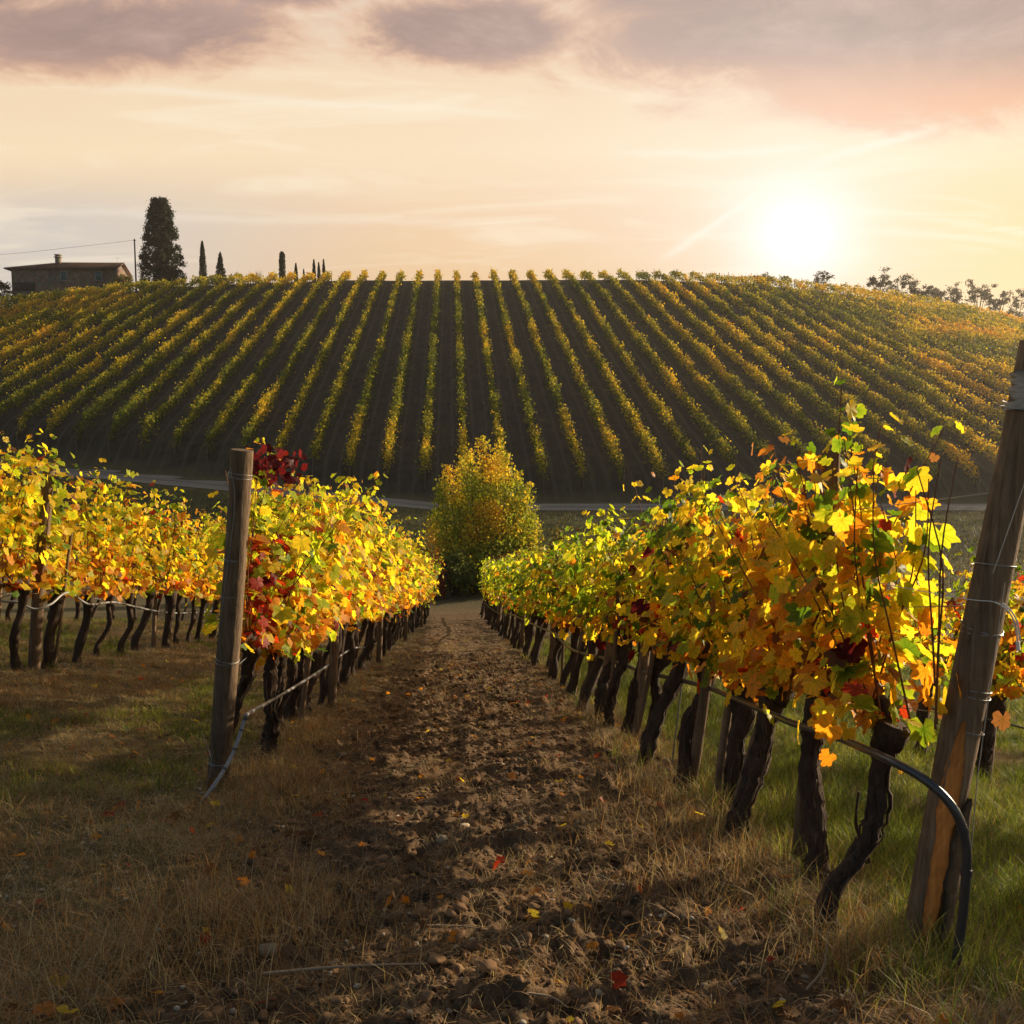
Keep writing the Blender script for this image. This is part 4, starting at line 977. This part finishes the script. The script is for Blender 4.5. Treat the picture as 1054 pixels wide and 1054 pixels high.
# clods of earth
import bmesh
def ico(sub):
    bm = bmesh.new(); bmesh.ops.create_icosphere(bm, subdivisions=sub, radius=1); v = np.array([q.co[:] for q in bm.verts]); f = np.array([[q.index for q in p.verts] for p in bm.faces]); bm.free(); return v, f
I1, F1 = ico(2); I2, F2 = ico(3)
def lumps(g, x, y, s, r, C, I, F, flat=.7, sink=.25):
    n = len(x); z = H(x, y)+Hf(x, y); m = len(I)
    D = 1+.22*(r.random((n, m))-.5)
    fr_ = r.normal(0, 1.6, (n, 1, 3)); D += .10*np.sin((I[None]*fr_*2).sum(-1)+r.uniform(0, 6, (n, 1)))
    for _ in range(9):
        pn = r.normal(0, 1, (n, 1, 3)); pn /= np.linalg.norm(pn, axis=2, keepdims=True)
        dt = np.maximum((I[None]*pn).sum(-1), .02); D = np.minimum(D, r.uniform(.55, .85, (n, 1))/dt)
    V = I[None]*D[..., None]*s[:, None, None]*np.stack([r.uniform(.75, 1.35, n), r.uniform(.7, 1.2, n), flat*r.uniform(.7, 1.2, n)], 1)[:, None]
    a = r.uniform(0, 6.28, n)[:, None]; V = np.stack([V[..., 0]*np.cos(a)-V[..., 1]*np.sin(a), V[..., 0]*np.sin(a)+V[..., 1]*np.cos(a), V[..., 2]], -1)
    V += np.stack([x, y, z+s*flat*(1-2*sink)*.6], 1)[:, None]
    g.add(V.reshape(-1, 3), (np.arange(n)[:, None, None]*m+F[None]).reshape(-1, 3), np.repeat(C[:, None], m, 1).reshape(-1, 3))
g = Geo()
n = 22000; y = 1.9+14*r.random(n)**1.5; x = alleyc(y)+.08+r.normal(0, .75, n); k = (r.random(n) < soil_mask(x, y)*.92+.08) & in_view(x, y); x, y = x[k], y[k]; n = len(x)
s = np.minimum(.0045/(r.random(n)+.02)**.62, .028)*np.clip(y/6, 1, 1.3)
C = np.ones((n, 3))*r.uniform(.6, 1.5, (n, 1))*np.array([1, .97+.06*0, .95])
big = (s > .02) & (y < 6)
lumps(g, x[~big], y[~big], s[~big], r, C[~big], I1, F1); lumps(g, x[big], y[big], s[big], r, C[big], I2, F2)
tag(g.build('soil_clods', M['clod']), kind='stuff', label='crumbly clods of ploughed earth on the path', cat='soil')
# pebbles among the grass on the left
g = Geo(); n = 900; x = r.uniform(-2.6, 1.6, n); y = 2.+4*r.random(n)**1.4; lumps(g, x, y, r.uniform(.004, .014, n), r, np.ones((n, 3))*r.uniform(.5, 1.1, (n, 1)), I1, F1)
tag(g.build('gravel', M['stone']), kind='stuff', label='small pale pebbles strewn over the soil', cat='gravel')
def on_ground(px, py):
    "march the sight line of a photo position down to the soil"
    for Y_ in np.arange(2.2, 30, .01):
        p = at(px, py, Y_)
        if p[2] <= ground(p[0], p[1]): return p
    return p
for k, (px, py, s_, c_, lab) in enumerate(((478, 853, .026, 1.9, 'small bright cream stone on the path'), (455, 874, .040, 1.0, 'brown rounded stone just below the bright cream stone'), (505, 863, .030, .75, 'greyish stone right of the bright cream stone'),
        (352, 783, .045, .8, 'rough brown clod at the left edge of the path'), (336, 806, .035, .8, 'smaller brown clod below the rough clod, path edge'), (594, 852, .032, .95, 'grey wedge-shaped stone right of centre on the path'),
        (277, 993, .05, .9, 'flat grey stone in the lower left of the path'), (592, 783, .04, 1.1, 'brownish stone farther up the path'), (10, 1043, .02, 1.6, 'pale pebble in the bottom left corner'))):
    p = on_ground(px, py); g = Geo(); lumps(g, np.array([p[0]]), np.array([p[1]]), np.array([s_*.85]), r, np.array([(c_, c_*.97, c_*.93)])*(.8 if c_ > 1.5 else .5), I2, F2, .6, .2)
    rootmesh(g, 'stone', M['stone'], p, lab, 'stone', 'single stones on the path', True)
# twigs
for k, (a_, b_, lab) in enumerate((((255, 1010), (440, 998), 'long dark dry stick lying across the bottom of the path'), ((535, 1028), (585, 1044), 'curved orange-brown stalk at the bottom centre'), ((425, 958), (515, 965), 'thin bent twig lying on the clods'), ((830, 1025), (852, 965), 'pale straight stalk standing near the leaning post'), ((633, 765), (648, 780), 'short pale split twig by the right row'))):
    p = np.array(on_ground(*a_)); q = np.array(on_ground(*b_)) if k != 3 else np.array(at(b_[0], b_[1], p[1])); g = Geo()
    mid = (p+q)/2+np.array([.02, 0, .03 if k != 3 else 0]); tube(g, spline([p+[0, 0, .02], mid, q+[0, 0, .02]], 14), np.linspace(.005, .003, 14)*(.7 if k != 0 else 1.1), 5, .2)
    rootmesh(g, 'dry_twig', M['twig'], tuple(p), lab, 'twig', 'loose twigs on the path')
# fallen leaves
g = Geo(); n = 1100; y = 2.0+12*r.random(n)**1.4; x = r.uniform(-4.5, 4.5, n); k = in_view(x, y); x, y = x[k], y[k]; n = len(x)
P = np.stack([x, y, H(x, y)+Hf(x, y)+.02], 1); add_leaves(g, P, np.array([0, 0, 1.])+r.normal(0, .4, (n, 3)), r.normal(0, 1, (n, 3)), r.uniform(.015, .04, n), r.choice([2, 3, 3, 4, 6, 6, 6], n), LEAF_MID, r)
tag(g.build('fallen_leaves', M['leaf']), kind='stuff', label='fallen orange and brown vine leaves on the ground', cat='leaves')
# rough growth on the bank below the track
g = Geo(); n = 42000; x = r.uniform(-42, 38, n); yp = r.uniform(39, 58.9, n); y = yp+shiftf(x); k = (np.abs(x) < .6*y+2) & (r.random(n) < .35+fbm(x*.7, y*.7, 17, 3)); x, y, yp = x[k], y[k], yp[k]; n = len(x)
C = np.array((.11, .10, .035))*r.uniform(.4, 1.5, (n, 1))+np.array((.09, .06, .01))*sst(56.5, 58.6, yp)[:, None]*r.random((n, 1))
blades(g, x, y, r.uniform(.12, .5, n)*(1-.5*sst(56.5, 58.6, yp)), r.uniform(.3, 1.3, n), np.full(n, .022), C, r, 2)
tag(g.build('bank_growth', M['grass']), kind='stuff', label='rough dark weeds on the bank below the gravel track', cat='weeds')
# mown weeds between hillside rows, near the foot
g = Geo(); n = 30000; x = r.uniform(-50, 44, n); yp = 62.4+36*r.random(n)**1.6; y = yp+shiftf(x); k = (r.random(n) < .15+.8*sst(.5, .7, fbm(x*.5, y*.2, 18, 3))); x, y = x[k], y[k]; n = len(x)
blades(g, x, y, r.uniform(.05, .16, n), r.uniform(.5, 1.4, n), np.full(n, .02), np.array((.12, .10, .045))*r.uniform(.4, 1.4, (n, 1)), r, 2)
tag(g.build('hillside_weeds', M['grass']), kind='stuff', label='short dry weeds between the hillside rows', cat='weeds')

# ---------------------------------------------------------------- sky
def s2l(*c): return tuple(((v/255+.055)/1.055)**2.4 if v > 10 else v/255/12.92 for v in c)
w = bpy.data.worlds.new('World'); sc.world = w; w.use_nodes = True; nt = w.node_tree; nt.nodes.clear()
out = nt.nodes.new('ShaderNodeOutputWorld'); bg = nt.nodes.new('ShaderNodeBackground'); nt.links.new(bg.outputs[0], out.inputs[0])
sky = nt.nodes.new('ShaderNodeTexSky'); sky.sky_type = 'NISHITA'; sky.sun_disc = False; sky.sun_elevation = SUN_EL; sky.sun_rotation = SUN_AZ
sky.air_density = 1.2; sky.dust_density = 2.
dirv = nt.nodes.new('ShaderNodeTexCoord').outputs['Generated']
sx = nt.nodes.new('ShaderNodeSeparateXYZ'); nt.links.new(dirv, sx.inputs[0])
dy = mth(nt, 'MAXIMUM', sx.outputs[1], .02)
# heading and height of the sky, in units of 1/900 of the distance north of the camera
U = mth(nt, 'MULTIPLY_ADD', mth(nt, 'DIVIDE', sx.outputs[0], dy), 900, 527)
V_ = mth(nt, 'SUBTRACT', 455, mth(nt, 'MULTIPLY', mth(nt, 'DIVIDE', sx.outputs[2], dy), 900))
cv = nt.nodes.new('ShaderNodeCombineXYZ'); nt.links.new(mth(nt, 'DIVIDE', U, 1000), cv.inputs[0]); nt.links.new(mth(nt, 'DIVIDE', V_, 1000), cv.inputs[1])
cvo = cv.outputs[0]
vv = mth(nt, 'DIVIDE', V_, 460, clamp=True)
base = ramp(nt, vv, [(0, s2l(226, 208, 190)), (.2, s2l(244, 217, 184)), (.36, s2l(250, 225, 190)), (.5, s2l(243, 209, 172)), (.63, s2l(240, 200, 152)), (1., s2l(225, 190, 150))])
def mr(v, a, b, c=0., d=1.):
    m = nt.nodes.new('ShaderNodeMapRange'); m.interpolation_type = 'SMOOTHSTEP'; nt.links.new(v, m.inputs[0])
    for i, q in enumerate((a, b, c, d)): m.inputs[i+1].default_value = q
    return m.outputs[0]
leftf = mth(nt, 'MULTIPLY', mr(U, 480, 60), mr(V_, 165, 245))
c = mixc(nt, mth(nt, 'MULTIPLY', leftf, .8), base, s2l(209, 206, 202))
rightf = mth(nt, 'MULTIPLY', mr(U, 760, 1000), mr(V_, 130, 240))
c = mixc(nt, mth(nt, 'MULTIPLY', rightf, .7), c, s2l(254, 214, 146))
# thin bright streaks
mpn = nd(nt, 'ShaderNodeMapping'); mpn.inputs['Scale'].default_value = (2.2, 16, 1); mpn.inputs['Rotation'].default_value = (0, 0, R(-7)); nt.links.new(cvo, mpn.inputs['Vector'])
st = noise(nt, mpn.outputs[0], 1.6, 6, .55, 1.2)
c = mixc(nt, mth(nt, 'MULTIPLY', mr(st, .47, .70), .55), c, s2l(255, 240, 212))
# heavier mauve clouds
wn = noise(nt, mapping(nt, cvo, (1, 2.0, 1)), 6.5, 10, .68, .5); wn2 = noise(nt, mapping(nt, cvo, (1, 1.6, 1)), 2.4, 4, .5)
def blob(cu, cv_, ru, rv, k=1.):
    a = mth(nt, 'DIVIDE', mth(nt, 'SUBTRACT', U, cu), ru); b = mth(nt, 'DIVIDE', mth(nt, 'SUBTRACT', V_, cv_), rv)
    return mth(nt, 'MULTIPLY', mth(nt, 'SUBTRACT', 1, mth(nt, 'ADD', mth(nt, 'MULTIPLY', a, a), mth(nt, 'MULTIPLY', b, b))), k)
m = blob(130, 50, 215, 48, 1.3)
for q in ((300, 5, 85, 30), (30, 10, 90, 40), (475, 50, 125, 38, 1.3), (930, 50, 350, 88, 1.3), (760, 5, 200, 55), (960, 100, 230, 48, 1.2), (1150, 80, 260, 75, 1.2)):
    m = mth(nt, 'MAXIMUM', m, blob(*q))
m = mth(nt, 'MAXIMUM', m, -2.5)
m = mth(nt, 'ADD', m, mth(nt, 'MULTIPLY', mth(nt, 'SUBTRACT', wn, .5), 3.8)); m = mth(nt, 'ADD', m, mth(nt, 'MULTIPLY', mth(nt, 'SUBTRACT', wn2, .5), 1.2))
soft = mr(m, -.7, .5); core = mr(m, -.05, .9)
c = mixc(nt, mth(nt, 'MULTIPLY', soft, .75), c, s2l(226, 178, 148))
cl = ramp(nt, wn, [(.3, s2l(142, 122, 121)), (.5, s2l(168, 143, 137)), (.72, s2l(198, 170, 157))])
cl = mixc(nt, mth(nt, 'MULTIPLY', mr(V_, 50, 135), mr(U, 600, 800, .35, 1.)), cl, s2l(238, 176, 138))
c = mixc(nt, mth(nt, 'MULTIPLY', core, .92), c, cl)
# glow of the veiled sun
du = mth(nt, 'SUBTRACT', U, 815); dv = mth(nt, 'SUBTRACT', V_, 246)
r2 = mth(nt, 'ADD', mth(nt, 'MULTIPLY', du, du), mth(nt, 'MULTIPLY', mth(nt, 'MULTIPLY', dv, dv), 1.25))
g1 = mth(nt, 'EXPONENT', mth(nt, 'DIVIDE', r2, -2*40**2)); g2 = mth(nt, 'EXPONENT', mth(nt, 'DIVIDE', mth(nt, 'SQRT', r2), -170))
def addc(c, f, colr):
    v = nt.nodes.new('ShaderNodeVectorMath'); v.operation = 'SCALE'; v.inputs[0].default_value = colr; nt.links.new(f, v.inputs['Scale'])
    a = nt.nodes.new('ShaderNodeVectorMath'); a.operation = 'ADD'; nt.links.new(c, a.inputs[0]); nt.links.new(v.outputs[0], a.inputs[1]); return a.outputs[0]
g3 = mth(nt, 'EXPONENT', mth(nt, 'DIVIDE', mth(nt, 'SQRT', r2), -150))
c = addc(c, g2, (.07, .06, .04))
def streak(u0, v0, u1, v1, wd, amt, sag=0.):
    t = mth(nt, 'DIVIDE', mth(nt, 'SUBTRACT', U, u0), u1-u0)
    line = mth(nt, 'ADD', mth(nt, 'MULTIPLY_ADD', t, v1-v0, v0), mth(nt, 'MULTIPLY', mth(nt, 'MULTIPLY', t, mth(nt, 'SUBTRACT', 1, t)), sag))
    line = mth(nt, 'ADD', line, mth(nt, 'MULTIPLY', mth(nt, 'SUBTRACT', wn, .5), 22))
    d = mth(nt, 'DIVIDE', mth(nt, 'SUBTRACT', V_, line), wd)
    f = mth(nt, 'EXPONENT', mth(nt, 'MULTIPLY', mth(nt, 'MULTIPLY', d, d), -1.))
    win = mth(nt, 'MULTIPLY', mr(t, -.05, .25), mr(t, 1.05, .7))
    return mth(nt, 'MULTIPLY', mth(nt, 'MULTIPLY', f, win), amt)
for q in ((670, 275, 790, 195, 5, .6, 8), (620, 168, 860, 160, 4, .5, 14), (820, 182, 965, 140, 4, .6, -14), (80, 104, 560, 134, 4, .4, -10), (0, 222, 560, 236, 4, .25, 6), (880, 240, 1060, 262, 5, .35, -10)):
    c = mixc(nt, streak(*q), c, s2l(255, 246, 226))
fg = mth(nt, 'ADD', mth(nt, 'MULTIPLY', g1, .6), mth(nt, 'MULTIPLY', g3, .66), clamp=True)
c = mixc(nt, fg, c, (1.12, 1.09, 1.02))
nish = nt.nodes.new('ShaderNodeVectorMath'); nish.operation = 'SCALE'; nt.links.new(sky.outputs[0], nish.inputs[0]); nish.inputs['Scale'].default_value = .065
cs = nt.nodes.new('ShaderNodeVectorMath'); cs.operation = 'SCALE'; nt.links.new(c, cs.inputs[0]); cs.inputs['Scale'].default_value = 2**-EXPO
front = mr(sx.outputs[1], .12, .55)
fin = mixc(nt, front, nish.outputs[0], cs.outputs[0])
nt.links.new(fin, bg.inputs['Color']); bg.inputs['Strength'].default_value = 1.

# ---------------------------------------------------------------- evening haze
g = Geo(); box(g, (0, 421, 19), (1840, 985, 74)); hz = g.build('haze', bpy.data.materials.new('haze'), colour=False); tag(hz, kind='stuff')
hm = hz.data.materials[0]; hm.use_nodes = True; ht = hm.node_tree; ht.nodes.clear(); ho = ht.nodes.new('ShaderNodeOutputMaterial'); pv = ht.nodes.new('ShaderNodeVolumePrincipled')
pv.inputs['Color'].default_value = (.95, .9, .85, 1); pv.inputs['Density'].default_value = HAZE; pv.inputs['Anisotropy'].default_value = .7; ht.links.new(pv.outputs[0], ho.inputs['Volume'])
# ---------------------------------------------------------------- sun, camera, output
sl = bpy.data.lights.new('sun', 'SUN'); sl.energy = 5.; sl.angle = R(.8); sl.color = (1, .80, .54)
so = bpy.data.objects.new('sun', sl); col.objects.link(so)
dvec = Vector((math.sin(SUN_AZ)*math.cos(SUN_EL), math.cos(SUN_AZ)*math.cos(SUN_EL), math.sin(SUN_EL)))
so.rotation_euler = dvec.to_track_quat('Z', 'Y').to_euler(); so.location = (20, 10, 30)
cam = bpy.data.cameras.new('camera'); co = bpy.data.objects.new('camera', cam); col.objects.link(co)
cam.sensor_width = 36; cam.lens = 36*900/1054; cam.clip_end = 3000; cam.clip_start = .05
co.location = (0, 0, CZ); co.rotation_euler = (math.pi/2-PITCH, 0, 0); sc.camera = co
sc.view_settings.view_transform = 'Standard'; sc.view_settings.look = 'None'; sc.view_settings.exposure = EXPO; sc.view_settings.gamma = 1.
